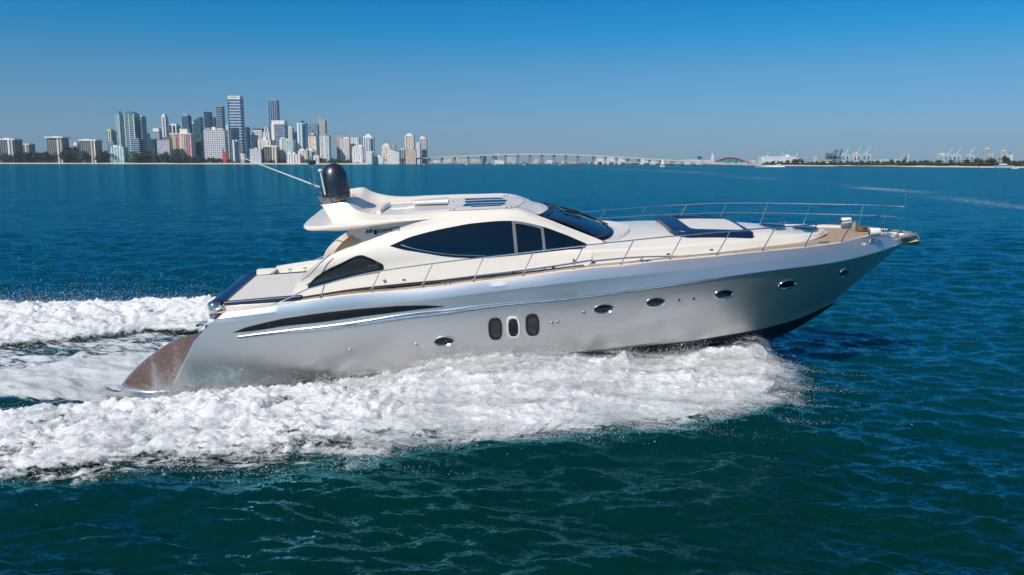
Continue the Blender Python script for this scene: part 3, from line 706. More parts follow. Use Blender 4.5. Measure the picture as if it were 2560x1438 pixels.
# winches, searchlights, cleats
def bow_z(x): return zS(x) - .04
wl_ = empty('windlass', (0, 0, 0)); wl_.parent = yacht
wl_['label'] = 'brass and steel anchor windlass on the teak foredeck'
q = pz(2136, 574, bow_z(8.9))
MB().lathe([(.11, 0), (.11, .04), (.075, .06), (.07, .16), (.085, .2), (.06, .23), (0, .235)], q, 20).build('drum', M['chrome'], wl_)
MB().lathe([(.15, 0), (.17, .03), (.12, .05), (.15, .08), (.05, .1)], q + [.12, -.1, 0], 16).build('chain_wheel', M['brass'], wl_)
ch = MB(); c0_ = q + [.2, -.05, .06]; c1_ = np.array([9.75, -.03, bow_z(9.75) + .12])
for k in range(22):
    p = c0_ + (c1_ - c0_) * k / 21; ch.lathe([(.012, -.02), (.026, 0), (.012, .02)], p, 6, axis='x' if k % 2 else 'z')
ch.build('chain', M['brass'], wl_)
for (u, v, y, ang) in ((2114.5, 553, None, 0), (2186, 580, None, 0)):
    z0 = bow_z(9.05); q = pz(u, v, z0 + .2)
    e_ = MB().lathe([(.0, -.125), (.085, -.125), (.095, -.10), (.095, .10), (.085, .125), (0, .125)], q, 20, axis='x').build('searchlight', M['white'], yacht, smooth=50)
    MB().lathe([(.0, -.14), (.068, -.137), (.072, -.12)], q, 20, axis='x').build('lens', M['bowl'], e_)
    for s1, s2 in ((-.06, -.09), (.06, .07)): MB().tube([q + [s1, 0, -.09], q + [s2, 0, -.24]], .018, 6).build('bracket', M['steel'], e_)
for (x, y) in ((9.35, .12), (9.5, .02)):
    MB().lathe([(.035, 0), (.02, .03), (.02, .1), (.035, .13), (0, .14)], (x, y, bow_z(x) + .02), 12).build('bollard', M['chrome'], yacht)
def cleat(u, v, zoff=.02):
    P0 = pf(u, v, lambda x: wS(x) - .05)
    for sg in (1, -1):
        x, y, z = P0 * [1, sg, 1]; c = MB(); c.tube([(x - .14, y, z + .07), (x + .14, y, z + .07)], .013, 6)
        for d in (-.05, .05): c.tube([(x + d, y, z), (x + d, y, z + .07)], .014, 6)
        c.build('cleat', M['steel'], yacht)
for (u, v) in ((1120, 713), (1612, 659), (2060, 613)): cleat(u, v)
for k, (x, y) in enumerate(((-5.85, 1.55), (-5.45, 1.6), (-4.9, 1.65))):
    MB().lathe([(.06, 0), (.03, .04), (.03, .14), (.06, .18), (.0, .19)], (x, y, zS(-5.5) - .2), 14).build('mooring_bollard', M['chrome'], yacht)
# anchor on its roller
an = empty('anchor', (0, 0, 0)); an.parent = yacht; an['label'] = 'steel plough anchor stowed on the bow roller'
a0 = py(2230, 577, 0); a1 = py(2290, 590, 0); tp = py(2313, 602, 0)
MB().tube([a0, (a0 + a1) / 2 + [0, 0, .03], a1, a1 + [.08, 0, -.08]], [.03, .04, .05, .03], 8).build('shank', M['galv'], an)
fl = MB(); c = a1 + [-.12, 0, -.14]
fl.add([c + [-.28, 0, -.05], c + [.10, .17, .05], c + [.14, 0, -.12], c + [.10, -.17, .05], c + [.30, .05, -.02], c + [.30, -.05, -.02], c + [.05, 0, .10]],
       [(0, 2, 1), (0, 3, 2), (1, 2, 4), (2, 3, 5), (2, 5, 4), (1, 6, 0), (0, 6, 3), (1, 4, 6), (4, 5, 6), (3, 6, 5)])
fl.build('fluke', M['galv'], an, bevel=.01)
ro = MB(); c = py(2250, 592, 0)
for s_ in (-.11, .11): ro.add([c + [-.28, s_, .12], c + [.34, s_, .10], c + [.40, s_, -.02], c + [.1, s_, -.12], c + [-.1, s_, -.06]], [(0, 1, 2, 3, 4)])
ro.build('roller_cheeks', M['galv'], an, solid=.015)
MB().lathe([(.04, -.1), (.06, -.08), (.03, 0), (.06, .08), (.04, .1)], c + [.3, 0, .0], 14, axis='y').build('roller', M['blackm'], an)
# ---- aft sunpad
zp = 2.66
Q = lambda u, v, z=zp: pz(u, v, z)
p1, p2, p3, p4 = Q(575, 757), Q(724, 739), Q(753, 701), Q(626, 705)
def quad_slab(name, pts, z1, z0, mt, parent, bev=.03):
    vs = [(p[0], p[1], z1) for p in pts] + [(p[0], p[1], z0) for p in pts]; n = len(pts)
    return MB().add(vs, [tuple(range(n)), tuple(range(n, 2 * n))[::-1]] + [(i, (i + 1) % n, n + (i + 1) % n, n + i) for i in range(n)]).build(name, mt, parent, bevel=bev, seg=3)
ay0, ay1 = -2.02, max(.5, float(p3[1]))
XA, XF = -6.45, -4.75
base = quad_slab('aft_locker', [(XA - .1, ay0), (XF, ay0), (XF, ay1), (XA - .1, ay1)], 2.57, 2.15, M['cream'], yacht, .02)
sp2 = quad_slab('aft_sunpad', [(XA, ay0 + .07), (XF, ay0 + .07), (XF, ay1 - .07), (XA, ay1 - .07)], 2.68, 2.56, M['pad'], yacht, .03)
nb = MB(); nb.tube([(XA - .05, ay0 + .03, 2.62), (XF, ay0 + .03, 2.66)], .055, 10); nb.tube([(XA - .05, ay1 - .03, 2.62), (XF, ay1 - .03, 2.66)], .055, 10)
nb.build('side_piping', M['navy'], sp2)
# navy roll aft
G = []
for y in np.linspace(ay0, ay1, 12):
    G.append([(XA + .02, y, 2.64), (XA + .0, y, 2.715), (XA - .14, y, 2.735), (XA - .32, y, 2.71), (XA - .42, y, 2.64), (XA - .44, y, 2.52), (XA - .36, y, 2.48)])
G = np.array(G); nr = MB(); nr.grid(G); nr.add(G[0], [tuple(range(7))]); nr.add(G[-1], [tuple(range(7))]); nr.build('aft_bolster', M['navy'], sp2, smooth=50)
MB().tube([(XA + .35, .0, 2.685), (XA + .75, -.1, 2.685)], .008, 5).build('pad_seam', M['greypanel'], sp2)
for yc in (ay0 - .02, ay1):
    MB().lathe([(.0, -.10), (.13, -.10), (.16, -.06), (.16, .06), (.13, .09), (0, .10)], (XA - .26, yc, 2.59), 20).build('corner_cap', M['chrome'], yacht, smooth=50)
    MB().lathe([(.03, -.24), (.12, -.14), (.155, -.02), (.155, .02), (.1, .04)], (XA - .26, yc, 2.47), 20).build('corner_bracket', M['greypanel'], yacht, smooth=50)
    MB().tube([(XA - .1, yc - .02, 2.30), (XA - .1, yc - .02, 2.42)], .03, 8).build('hinge', M['chrome'], yacht)
# ================================================================== the water, its waves and the wake
def water_mat():
    m, n, l, b = new_mat('sea_water')
    b.inputs['Base Color'].default_value = (.0, .040, .040, 1); b.inputs['Roughness'].default_value = .08; b.inputs['IOR'].default_value = 1.333; b.inputs['Specular IOR Level'].default_value = .32
    tc = n.new('ShaderNodeTexCoord')
    # broad patches: greener and darker towards the camera and behind the transom, bluer farther out
    sx = n.new('ShaderNodeSeparateXYZ'); l.new(tc.outputs['Object'], sx.inputs[0])
    big = n.new('ShaderNodeTexNoise'); big.inputs['Scale'].default_value = .05; big.inputs['Detail'].default_value = 3; l.new(tc.outputs['Object'], big.inputs['Vector'])
    at2 = n.new('ShaderNodeAttribute'); at2.attribute_name = 'green'
    cm = n.new('ShaderNodeMix'); cm.data_type = 'RGBA'; cm.inputs['A'].default_value = (.0, .040, .052, 1); cm.inputs['B'].default_value = (.0, .021, .0155, 1)
    ad = n.new('ShaderNodeMath'); ad.operation = 'MULTIPLY_ADD'; ad.inputs[1].default_value = .25; l.new(big.outputs['Fac'], ad.inputs[0]); 
    sb = n.new('ShaderNodeMath'); sb.operation = 'SUBTRACT'; sb.inputs[1].default_value = .125; l.new(at2.outputs['Fac'], sb.inputs[0]); l.new(sb.outputs[0], ad.inputs[2]); ad.use_clamp = True
    l.new(ad.outputs[0], cm.inputs['Factor'])
    # ripples: slopes of the small waves the mesh is too coarse for, four scales
    prev = None
    for sc, amp, sy, ang in ((13.0, .25, 1.7, 10), (5.2, .25, 1.9, -6), (1.5, .17, 2.2, -12), (.40, .13, 2.4, -8), (.08, .06, 1.6, 20)):
        mp = n.new('ShaderNodeMapping'); mp.inputs['Scale'].default_value = (sc, sc * sy, sc); mp.inputs['Rotation'].default_value = (0, 0, rad(ang)); l.new(tc.outputs['Object'], mp.inputs[0])
        nz = n.new('ShaderNodeTexNoise'); nz.inputs['Scale'].default_value = 1.0; nz.inputs['Detail'].default_value = 5; nz.inputs['Roughness'].default_value = .64; nz.inputs['Distortion'].default_value = .15
        l.new(mp.outputs[0], nz.inputs['Vector'])
        sb_ = n.new('ShaderNodeVectorMath'); sb_.operation = 'SUBTRACT'; sb_.inputs[1].default_value = (.5, .5, .5); l.new(nz.outputs['Color'], sb_.inputs[0])
        ml = n.new('ShaderNodeVectorMath'); ml.operation = 'MULTIPLY'; ml.inputs[1].default_value = (amp * 2.2, amp * 3.4, 0); l.new(sb_.outputs[0], ml.inputs[0])
        if prev:
            aa = n.new('ShaderNodeVectorMath'); aa.operation = 'ADD'; l.new(prev.outputs[0], aa.inputs[0]); l.new(ml.outputs[0], aa.inputs[1]); prev = aa
        else: prev = ml
    gn = n.new('ShaderNodeNewGeometry'); aa = n.new('ShaderNodeVectorMath'); aa.operation = 'ADD'; l.new(prev.outputs[0], aa.inputs[0]); l.new(gn.outputs['Normal'], aa.inputs[1])
    nn = n.new('ShaderNodeVectorMath'); nn.operation = 'NORMALIZE'; l.new(aa.outputs[0], nn.inputs[0]); l.new(nn.outputs[0], b.inputs['Normal'])
    WN = nn
    # foam lying on the surface
    fa = n.new('ShaderNodeAttribute'); fa.attribute_name = 'foam'
    mp = n.new('ShaderNodeMapping'); mp.inputs['Scale'].default_value = (1.1, 3.2, 1); mp.inputs['Rotation'].default_value = (0, 0, rad(-7)); l.new(tc.outputs['Object'], mp.inputs[0])
    n1 = n.new('ShaderNodeTexNoise'); n1.inputs['Scale'].default_value = 1.7; n1.inputs['Detail'].default_value = 9; n1.inputs['Roughness'].default_value = .68; n1.inputs['Distortion'].default_value = .8; l.new(mp.outputs[0], n1.inputs['Vector'])
    th = n.new('ShaderNodeMath'); th.operation = 'ADD'; l.new(fa.outputs['Fac'], th.inputs[0]); l.new(n1.outputs['Fac'], th.inputs[1])
    mr = n.new('ShaderNodeMapRange'); mr.inputs['From Min'].default_value = .98; mr.inputs['From Max'].default_value = 1.13; l.new(th.outputs[0], mr.inputs['Value'])
    mr.interpolation_type = 'SMOOTHSTEP'
    fo = n.new('ShaderNodeBsdfPrincipled'); fo.inputs['Base Color'].default_value = (.60, .63, .65, 1); fo.inputs['Roughness'].default_value = .8
    b3 = n.new('ShaderNodeBump'); b3.inputs['Strength'].default_value = .8; b3.inputs['Distance'].default_value = .08; l.new(n1.outputs['Fac'], b3.inputs['Height']); l.new(b3.outputs[0], fo.inputs['Normal'])
    # the water body under a reflecting skin, its glare cut as through a polarising filter
    n.remove(b); df = n.new('ShaderNodeSubsurfaceScattering'); df.falloff = 'BURLEY'; df.inputs['Scale'].default_value = 1.2; df.inputs['Radius'].default_value = (.6, 1.0, 1.0); gl = n.new('ShaderNodeBsdfGlossy'); gl.inputs['Roughness'].default_value = .12; gl.inputs['Color'].default_value = (.22, .80, .94, 1)
    l.new(cm.outputs['Result'], df.inputs['Color']); l.new(WN.outputs[0], gl.inputs['Normal'])
    fr = n.new('ShaderNodeFresnel'); fr.inputs['IOR'].default_value = 1.333; l.new(WN.outputs[0], fr.inputs['Normal'])
    fm_ = n.new('ShaderNodeMath'); fm_.operation = 'MULTIPLY'; fm_.inputs[1].default_value = 1.35; l.new(fr.outputs[0], fm_.inputs[0])
    fc = n.new('ShaderNodeMath'); fc.operation = 'MINIMUM'; fc.inputs[1].default_value = .50; l.new(fm_.outputs[0], fc.inputs[0])
    wm = n.new('ShaderNodeMixShader'); l.new(fc.outputs[0], wm.inputs[0]); l.new(df.outputs[0], wm.inputs[1]); l.new(gl.outputs[0], wm.inputs[2])
    ms_ = n.new('ShaderNodeMixShader'); l.new(mr.outputs[0], ms_.inputs[0]); l.new(wm.outputs[0], ms_.inputs[1]); l.new(fo.outputs[0], ms_.inputs[2])
    l.new(ms_.outputs[0], n['Material Output'].inputs['Surface'])
    return m
M['water'] = water_mat()
def foam_mat(name, col, soft=False):
    m, n, l, b = new_mat(name); b.inputs['Base Color'].default_value = col + (1,); b.inputs['Roughness'].default_value = .75; b.inputs['IOR'].default_value = 1.2
    b.inputs['Subsurface Weight'].default_value = 0.7; b.inputs['Subsurface Radius'].default_value = (1, 1, 1); b.inputs['Subsurface Scale'].default_value = .10; b.subsurface_method = 'BURLEY'
    tc = n.new('ShaderNodeTexCoord'); nz = n.new('ShaderNodeTexNoise'); nz.inputs['Scale'].default_value = 7; nz.inputs['Detail'].default_value = 10; nz.inputs['Roughness'].default_value = .74; nz.inputs['Distortion'].default_value = .35
    mp = n.new('ShaderNodeMapping'); mp.inputs['Scale'].default_value = (.55, 1.5, 1); mp.inputs['Rotation'].default_value = (0, 0, rad(-8)); l.new(tc.outputs['Object'], mp.inputs[0]); l.new(mp.outputs[0], nz.inputs['Vector'])
    bp_ = n.new('ShaderNodeBump'); bp_.inputs['Strength'].default_value = 1.0; bp_.inputs['Distance'].default_value = .09; l.new(nz.outputs['Fac'], bp_.inputs['Height']); l.new(bp_.outputs[0], b.inputs['Normal'])
    a2 = n.new('ShaderNodeAttribute'); a2.attribute_name = 'thin'; n3 = n.new('ShaderNodeTexNoise'); n3.inputs['Scale'].default_value = 2.4; n3.inputs['Detail'].default_value = 6; l.new(mp.outputs[0], n3.inputs['Vector'])
    mm_ = n.new('ShaderNodeMath'); mm_.operation = 'MULTIPLY'; l.new(a2.outputs['Fac'], mm_.inputs[0]); l.new(n3.outputs['Fac'], mm_.inputs[1])
    cx = n.new('ShaderNodeMix'); cx.data_type = 'RGBA'; cx.inputs['A'].default_value = col + (1,); cx.inputs['B'].default_value = (.34, .44, .45, 1); l.new(mm_.outputs[0], cx.inputs['Factor']); l.new(cx.outputs['Result'], b.inputs['Base Color'])
    at = n.new('ShaderNodeAttribute'); at.attribute_name = 'cover'
    ad = n.new('ShaderNodeMath'); ad.operation = 'ADD'; l.new(at.outputs['Fac'], ad.inputs[0]); l.new(nz.outputs['Fac'], ad.inputs[1])
    mr = n.new('ShaderNodeMapRange'); mr.inputs['From Min'].default_value = .95; mr.inputs['From Max'].default_value = 1.35 if soft else 1.15; l.new(ad.outputs[0], mr.inputs['Value'])
    tr_ = n.new('ShaderNodeBsdfTransparent'); mx = n.new('ShaderNodeMixShader')
    l.new(mr.outputs[0], mx.inputs[0]); l.new(tr_.outputs[0], mx.inputs[1]); l.new(b.outputs[0], mx.inputs[2]); l.new(mx.outputs[0], n['Material Output'].inputs['Surface'])
    return m
M['foam'] = foam_mat('white_foam', (.76, .775, .79)); M['mist'] = foam_mat('spray_veil', (.82, .84, .86), True)
M['drops'] = mat('water_drops', (.82, .85, .87), .4, var=.01)
def tabv(T): xs, ys = np.array([t[0] for t in T]), np.array([t[1] for t in T]); return lambda x: np.interp(x, xs, ys)
# wake plan (metres): outer edge of the white band, hull side edge, and crest height
def CY(x): return BY + YAW * x                                # centre line of the yacht on the water
yOUT = tabv([(-30, 9.8), (-20, 11.2), (-12, 11.8), (-8.3, 12.2), (-7, 12.15), (-5.8, 12.5), (-4.1, 12.4), (-2.4, 13.2), (-1, 14.1), (.5, 14.3), (1.7, 14.7), (3.3, 15.0), (4.4, 15.5), (5.3, 16.1), (6.2, 17.0), (6.8, 18.4), (7.1, 20.2)])
yIN = tabv([(-30, 11.9), (-14, 13.8), (-10.5, 15.1), (-9.4, 15.7), (-7.3, 16.5), (-5.5, 17.1), (-3.2, 18.0), (-1, 18.35), (1, 18.3), (3, 18.5), (4.6, 19.2), (5.6, 19.8), (6.4, 20.4), (7, 20.5)])
hCR = tabv([(-30, .15), (-14, .3), (-8, .36), (-5, .34), (-3.2, .30), (-2.4, .42), (-1.6, .62), (-.4, .74), (1.2, .76), (2.2, .62), (3, .52), (4.2, .50), (5.2, .62), (5.9, .74), (6.35, .60), (6.8, .0)])
def band(X, T):
    """height of the white band at X and T (0 at the hull side, 1 at its outer edge)"""
    h = hCR(X); fore = np.clip((X + 4) / 3, 0, 1)
    prof_f = (1 - T ** 1.35); prof_a = np.sin(np.pi * np.clip(T * .86 + .14, 0, 1)) ** .6
    return h * (fore * prof_f + (1 - fore) * prof_a)
def waves(X, Y, sp_):
    """wind waves as a sum of sines; wavelengths too short for the local spacing are left to the bump"""
    rg = np.random.default_rng(3); Z = np.zeros_like(X); DX = np.zeros_like(X)
    for k in range(100):
        L = .22 * (4.5 / .22) ** (k / 99); a = 0.0070 * L ** .85 * (1 if L < .9 else (.9 / L) ** .75) * rg.uniform(.6, 1.4)
        th = rad(80) + rg.normal() * .48; ph = rg.uniform(0, 6.28)
        kx, ky = math.cos(th) * 2 * math.pi / L, math.sin(th) * 2 * math.pi / L
        w = np.clip((L / sp_ - 2.5) / 3, 0, 1)
        Z += a * w * np.sin(kx * X + ky * Y + ph + .8 * np.sin(.13 * X + k) + .6 * np.sin(.11 * Y + 2 * k))
    return Z
def build_water():
    r1 = 5.0 * 1.0042 ** np.arange(0, 640); r1 = r1[r1 < 60]; r2 = [r1[-1]]
    while r2[-1] < 4300: r2.append(r2[-1] * (1.0065 if r2[-1] < 220 else 1.011 if r2[-1] < 900 else 1.03))
    Yr = np.r_[r1, r2[1:]]; tx = np.linspace(-.85, .85, 860); out_ = [.852]
    while out_[-1] < 3.0: out_.append(out_[-1] + .0022 * 1.022 ** len(out_))
    tx = np.r_[-np.array(out_)[::-1], tx, out_]; NC = len(tx)
    Y = Yr[:, None] * np.ones(NC)[None]; X = Yr[:, None] * tx[None]
    spc = np.maximum(np.gradient(Yr)[:, None] * np.ones(NC)[None], Yr[:, None] * np.gradient(tx)[None])
    Z = waves(X, Y, spc)
    # wake relief and foam cover
    foam = np.full_like(X, -1.0); green = np.zeros_like(X)
    near = (Y < 60) & (X < 14) & (X > -60)
    Xn, Yn = X[near], Y[near]
    cy = CY(Xn); D = np.abs(Yn - cy); Ys = cy - D              # fold the port side on to the starboard plan
    i_, o_ = yIN(Xn), yOUT(Xn); sx_ = (Xn < 7.0)
    T = (i_ - Ys) / np.maximum(i_ - o_, .1)
    fn = fbm(Xn * .9, Yn * 1.6, 4, 5)
    zz = np.zeros_like(Xn); ff = np.full_like(Xn, -1.0)
    inb = sx_ & (T >= 0) & (T <= 1.25)
    ff = np.where(inb, np.where(T < .9, .5, .5 - (T - .9) * 2.0), ff)
    zz = np.where(inb & (T <= 1), .55 * band(Xn, np.clip(T, 0, 1)), zz)
    # swell thrown outward ahead of the white edge
    sw_ = np.exp(-((T - 1.12) / .16) ** 2) * .16 * (Xn < 6) ; zz = zz + np.where(sx_, sw_, 0)
    # inside the wake: slick trough and the propeller wash behind the transom
    ins = sx_ & (T < 0) & (Xn < -3)
    aft = np.clip((-7.8 - Xn) / 2.0, 0, 1); d = Yn - cy
    d1 = np.interp(Xn, [-20, -13, -10.5, -9], [-1.6, -.8, 1.4, 2.6]); d2 = np.interp(Xn, [-30, -15, -13, -11.5, -9], [1.5, 2.6, 3.6, 5.0, 5.4]); dlo = np.interp(Xn, [-20, -10, -8], [-4.6, -3.1, -2.6])
    sm = lambda a, w_: np.clip(a / w_ + .5, 0, 1)
    wash = aft * sm(d - dlo, .9) * sm(d1 - d, .8); prt = sm(d - d2, .9)
    streak = fbm(Xn * .35, Yn * 2.6, 4, 31)
    v = .10 + .30 * (streak - .4) + wash * (.50 + .25 * fn) + .42 * sm(d - d1, .6) * (1 - prt) * (Xn < -8.5) + .50 * prt
    ins = ins & ((Xn < -8.0) | (d < 0))
    edge = np.clip(-T * 5, 0, 1); v = v * edge + .42 * (1 - edge)
    ff = np.where(ins, v, ff); trough = sm(d - d1, .8) * (1 - prt) * (Xn < -8.5)
    zz = zz - .22 * np.exp(-((Xn + 9.2) / 1.5) ** 2) * (d > -3.2) * (d < 3.5) * ins + np.where(ins, -.06 - .22 * trough + wash * (.10 + .20 * fbm(Xn * 1.3, Yn * 2.2, 4, 3)) + trough * .22 * fbm(Xn * 1.9, Yn * 3.1, 4, 13), 0)
    Z[near] = Z[near] * np.where(ins | inb, .55, 1) + zz; foam[near] = ff
    # faint old wake trail crossing the bay, its slick sheen put in as pale foam colour
    tp_ = np.array([(60, 80), (61, 95), (75.7, 149), (81, 199), (89, 290), (100, 400), (111, 534), (93, 640), (60, 800)])
    xc = np.interp(Y, tp_[:, 1], tp_[:, 0]); wd = 3.0 + Y * .085
    tr_ = np.exp(-((X - xc) / wd) ** 2) * ((Y > 70) & (Y < 760)); foam = np.maximum(foam, np.where(tr_ > .05, -.06 + .57 * tr_ * (.75 + .4 * (fbm(X * .12, Y * .03, 4, 8) - .2)), -1))
    rx = X - 1; green = np.clip(1.25 - ((Y - 6) / 17) ** 1.2 * 1.0 - np.clip((X - 5) / 8, 0, 1) * .35, 0, 1)
    green = np.where((Y < 40) & (X < -7), np.maximum(green, np.clip(1 - np.abs(Y - 20) / 9, 0, 1)), green)
    me = grid_mesh('water', X, Y, Z, {'foam': foam, 'green': green})
    bm = bmesh.new(); bm.from_mesh(me)
    la, lg = bm.verts.layers.float['foam'], bm.verts.layers.float['green']
    # the same sheet carried on behind and beside the camera
    Ye, te = float(Yr[-1]), float(tx[-1]); vv = []
    for x, y in [(-5 * te, 5.0), (5 * te, 5.0), (te * Ye, Ye), (15000, Ye), (15000, -3000), (-15000, -3000), (-15000, Ye), (-te * Ye, Ye)]:
        q = bm.verts.new((x, y, -.02)); q[la] = -1; q[lg] = .2; vv.append(q)
    bm.faces.new((vv[0], vv[5], vv[4], vv[1])); bm.faces.new((vv[1], vv[4], vv[3], vv[2])); bm.faces.new((vv[0], vv[7], vv[6], vv[5]))
    bm.normal_update()
    for f in bm.faces:
        if f.normal.z < 0: f.normal_flip()
    bm.to_mesh(me); bm.free()
    o = link_mesh('water', me, M['water']); o['kind'] = 'structure'; o['label'] = 'blue green bay water with small wind waves'; return o
build_water()
def yINp(X):
    dd = np.interp(X, [-34, -15, -13, -11.5, -9, -6], [1.5, 2.6, 3.4, 4.6, 4.6, 3.2]); return np.where(X < -6, CY(X) - dd, yIN(X))
def foam_band(name, label, sign, x0, x1, ds, nt, seed):
    s = np.arange(x0, x1, ds); t = np.linspace(-.04, 1.2, nt)
    S, T = np.meshgrid(s, t, indexing='ij'); i_, o_ = (yIN(S) if sign > 0 else yINp(S)), yOUT(S)
    jag = (billow(S * .42, T * 0 + 3, 4, seed, .6) - .62) * 2.6 * np.clip(T, 0, 1.2) ** 2 + (fbm(S * 2.2, T * 0 + 8, 3, seed + 1) - .5) * .7 * np.clip(T, 0, 1.2) ** 3
    Y = i_ + (o_ - i_) * T - jag * .55
    X = S + np.clip(T, 0, 1.2) ** 2 * (1.5 * (fbm(T * 7 + S * .12, S * .3, 3, seed + 3) - .62)) * np.clip((S + 3) / 5, 0, 1)
    tc_ = np.clip(T, 0, 1); h = band(S, tc_)
    if sign < 0: h = np.interp(S, [-34, -20, -9, 0, 5.5], [.32, .42, .50, .5, .2]) * np.sin(np.pi * np.clip(tc_ * .95 + .05, 0, 1) ** 1.5) ** .8
    wx, wy = 1.3 * (fbm(S * .6, Y * .8, 3, seed + 30) - .5), 1.1 * (fbm(S * .6 + 9, Y * .8 + 4, 3, seed + 31) - .5)
    bn = (1 - billow((S + wx) * .95, (Y + wy) * 1.9 - S * .25, 6, seed + 2, .66)) * 1.5; b2 = fbm(S * 2.6 + wx * 2, Y * 4.6 + wy * 2, 5, seed + 5, .65); b3 = billow((S + wx) * 3.6, (Y + wy) * 4.6, 4, seed + 8, .6)
    fore = np.clip((S + 3) / 4, 0, 1)
    amp = (.13 + .17 * (h / .75)) * np.sin(np.pi * np.clip(tc_ * .8 + .22, 0, 1)) ** .5
    Z = h * (.78 + .35 * bn) + amp * (bn - .5) * (1 - .35 * fore) + .17 * (b2 - .5) * (1 - .4 * fore) + .12 * (b3 - .6) * (1 - .5 * fore) + .09 * (fbm(S * 7 + wx * 4, Y * 12, 4, seed + 40, .65) - .5) * (1 - .5 * fore)
    streak = fbm(S * .45 + Y * .9, Y * 3.4 - S * .5, 4, seed + 11)
    Z += .16 * (streak - .5) * fore; Z = Z * (1 - .25 * fore + .55 * fore * fbm(S * .9, T * 1.5, 4, seed + 15))
    Z += .05 * (fbm(S * 11, Y * 13, 3, seed + 19) - .5)
    Z += fore * np.clip(1 - T / .35, 0, 1) * np.clip(T / .03, 0, 1) * (.30 * billow(S * 1.7, T * 2 + 5, 4, seed + 50, .6) ** 3 - .06) * np.clip((7 - S) / .8, 0, 1) * np.where(sign > 0, 1, .4)
    out = np.clip((T - .88) / .32, 0, 1); Z = Z - out ** 1.5 * (.26 + .10 * h) + .04; thin = np.clip(.9 - (Z - .55 * h) * 2.2 - .8 * bn + .5 * out, 0, 1)
    inn = np.clip(-T / .04, 0, 1); Z = Z - inn * .4
    if sign < 0: Y = 2 * CY(S) - Y
    cov = (.66 + .22 * fore) - 1.0 * np.clip((T - .78) / .42, 0, 1) ** 1.3 + .30 * (bn - .45) + .30 * (b2 - .5) + .25 * np.clip((h - .3) / .4, 0, 1) + .5 * (streak - .5) * np.clip(T * 1.6, 0, 1) - .8 * inn - .6 * np.clip((S - 6.2) / .9, 0, 1)
    me = grid_mesh(name, X, Y, Z, {'cover': cov, 'thin': thin}, flip=(sign > 0))
    o = link_mesh(name, me, M['foam']); tag(o, label, 'foam', kind='stuff'); return o
foam_band('bow_wave_foam', 'white churned foam thrown off the starboard side of the yacht', 1, -17, 7.1, .035, 190, 21)
foam_band('port_wave_foam', 'white foam ridge trailing behind the far side of the yacht', -1, -34, 5.5, .06, 120, 47)
# soft veil of spray above the crest: three thin layers of broken drops standing off the foam
def veil(k, lift, seed):
    s = np.arange(-13, 7.3, .05); t = np.linspace(0, 1.3, 130); S, T = np.meshgrid(s, t, indexing='ij')
    i_, o_ = yIN(S), yOUT(S); fan = (fbm(S * .8, T * 2, 3, seed) - .5) * 1.4 * T
    Y = i_ + (o_ - i_) * T * (1 + .03 * k) - fan * .5; tng = billow(T * 3.1 + .4 * k, S * .25, 3, seed + 6, .6); X = S + T * .14 * k + np.clip((S - 1) / 4, 0, 1) * np.clip(T, 0, 1.2) ** 1.2 * 1.7 * (tng - .60)
    Z = band(S, np.clip(T, 0, 1)) * (1 + .05 * k) + lift * (.5 + billow(S * 1.2, Y * 1.5, 4, seed)) * np.clip(1.15 - T, 0, 1) ** .5 + .05
    cov = .56 - .08 * k - .45 * np.clip((T - .85) / .45, 0, 1) - (.14 + .03 * k) * np.clip(-(S + 1.8) / 1.8, 0, 1) - .25 * np.clip(-(S + 10) / 3, 0, 1) - .5 * np.clip((S - 6.4) / .9, 0, 1) + .5 * (fbm(S * .7 + Y * .3, Y * 3.4, 4, seed + 4) - .5)
    return X, Y, Z, cov
vb = []
for k in range(4):
    X_, Y_, Z_, c_ = veil(k, .07 + .07 * k, 60 + 9 * k); Z_ = Z_ + .05 * np.clip(-(X_ + 2) / 2, 0, 1); me = grid_mesh('spray_veil', X_, Y_, Z_, {'cover': c_}, flip=True)
    o = link_mesh('spray_mist', me, M['mist']); tag(o, 'fine white spray mist hanging over the bow wave', 'spray', 'spray mist layers', 'stuff')
for k in range(3):
    lx = np.arange(-9.8, -2.8, .05); tz = np.linspace(0, 1, 60); LX, TZ = np.meshgrid(lx, tz, indexing='ij')
    top = np.interp(LX, [-9.4, -8.4, -7.5, -6, -4.8, -3.8, -2.8], [.95, 1.15, 1.45, 1.4, 1.1, .6, .2]) * (1 + .2 * k)
    Pz = .35 + TZ * top; Py = -(2.40 + .07 * k + .10 * np.sin(TZ * 3)); Px = LX - TZ * .5
    W3 = np.stack([Px, Py, Pz], -1) @ BR.T + BT
    cv = .70 - .10 * k - .66 * TZ ** 1.05 + .8 * (fbm(LX * .9 + TZ * 1.2, TZ * 2.4, 4, 140 + k) - .5) - .6 * np.clip((LX + 4.2) / 1.4, 0, 1)
    me = grid_mesh('quarter_mist', W3[..., 0], W3[..., 1], W3[..., 2], {'cover': cv}); o = link_mesh('spray_mist', me, M['mist']); tag(o, 'thin white spray veil streaming along the aft quarter of the hull', 'spray', 'spray veils on the quarter', 'stuff')
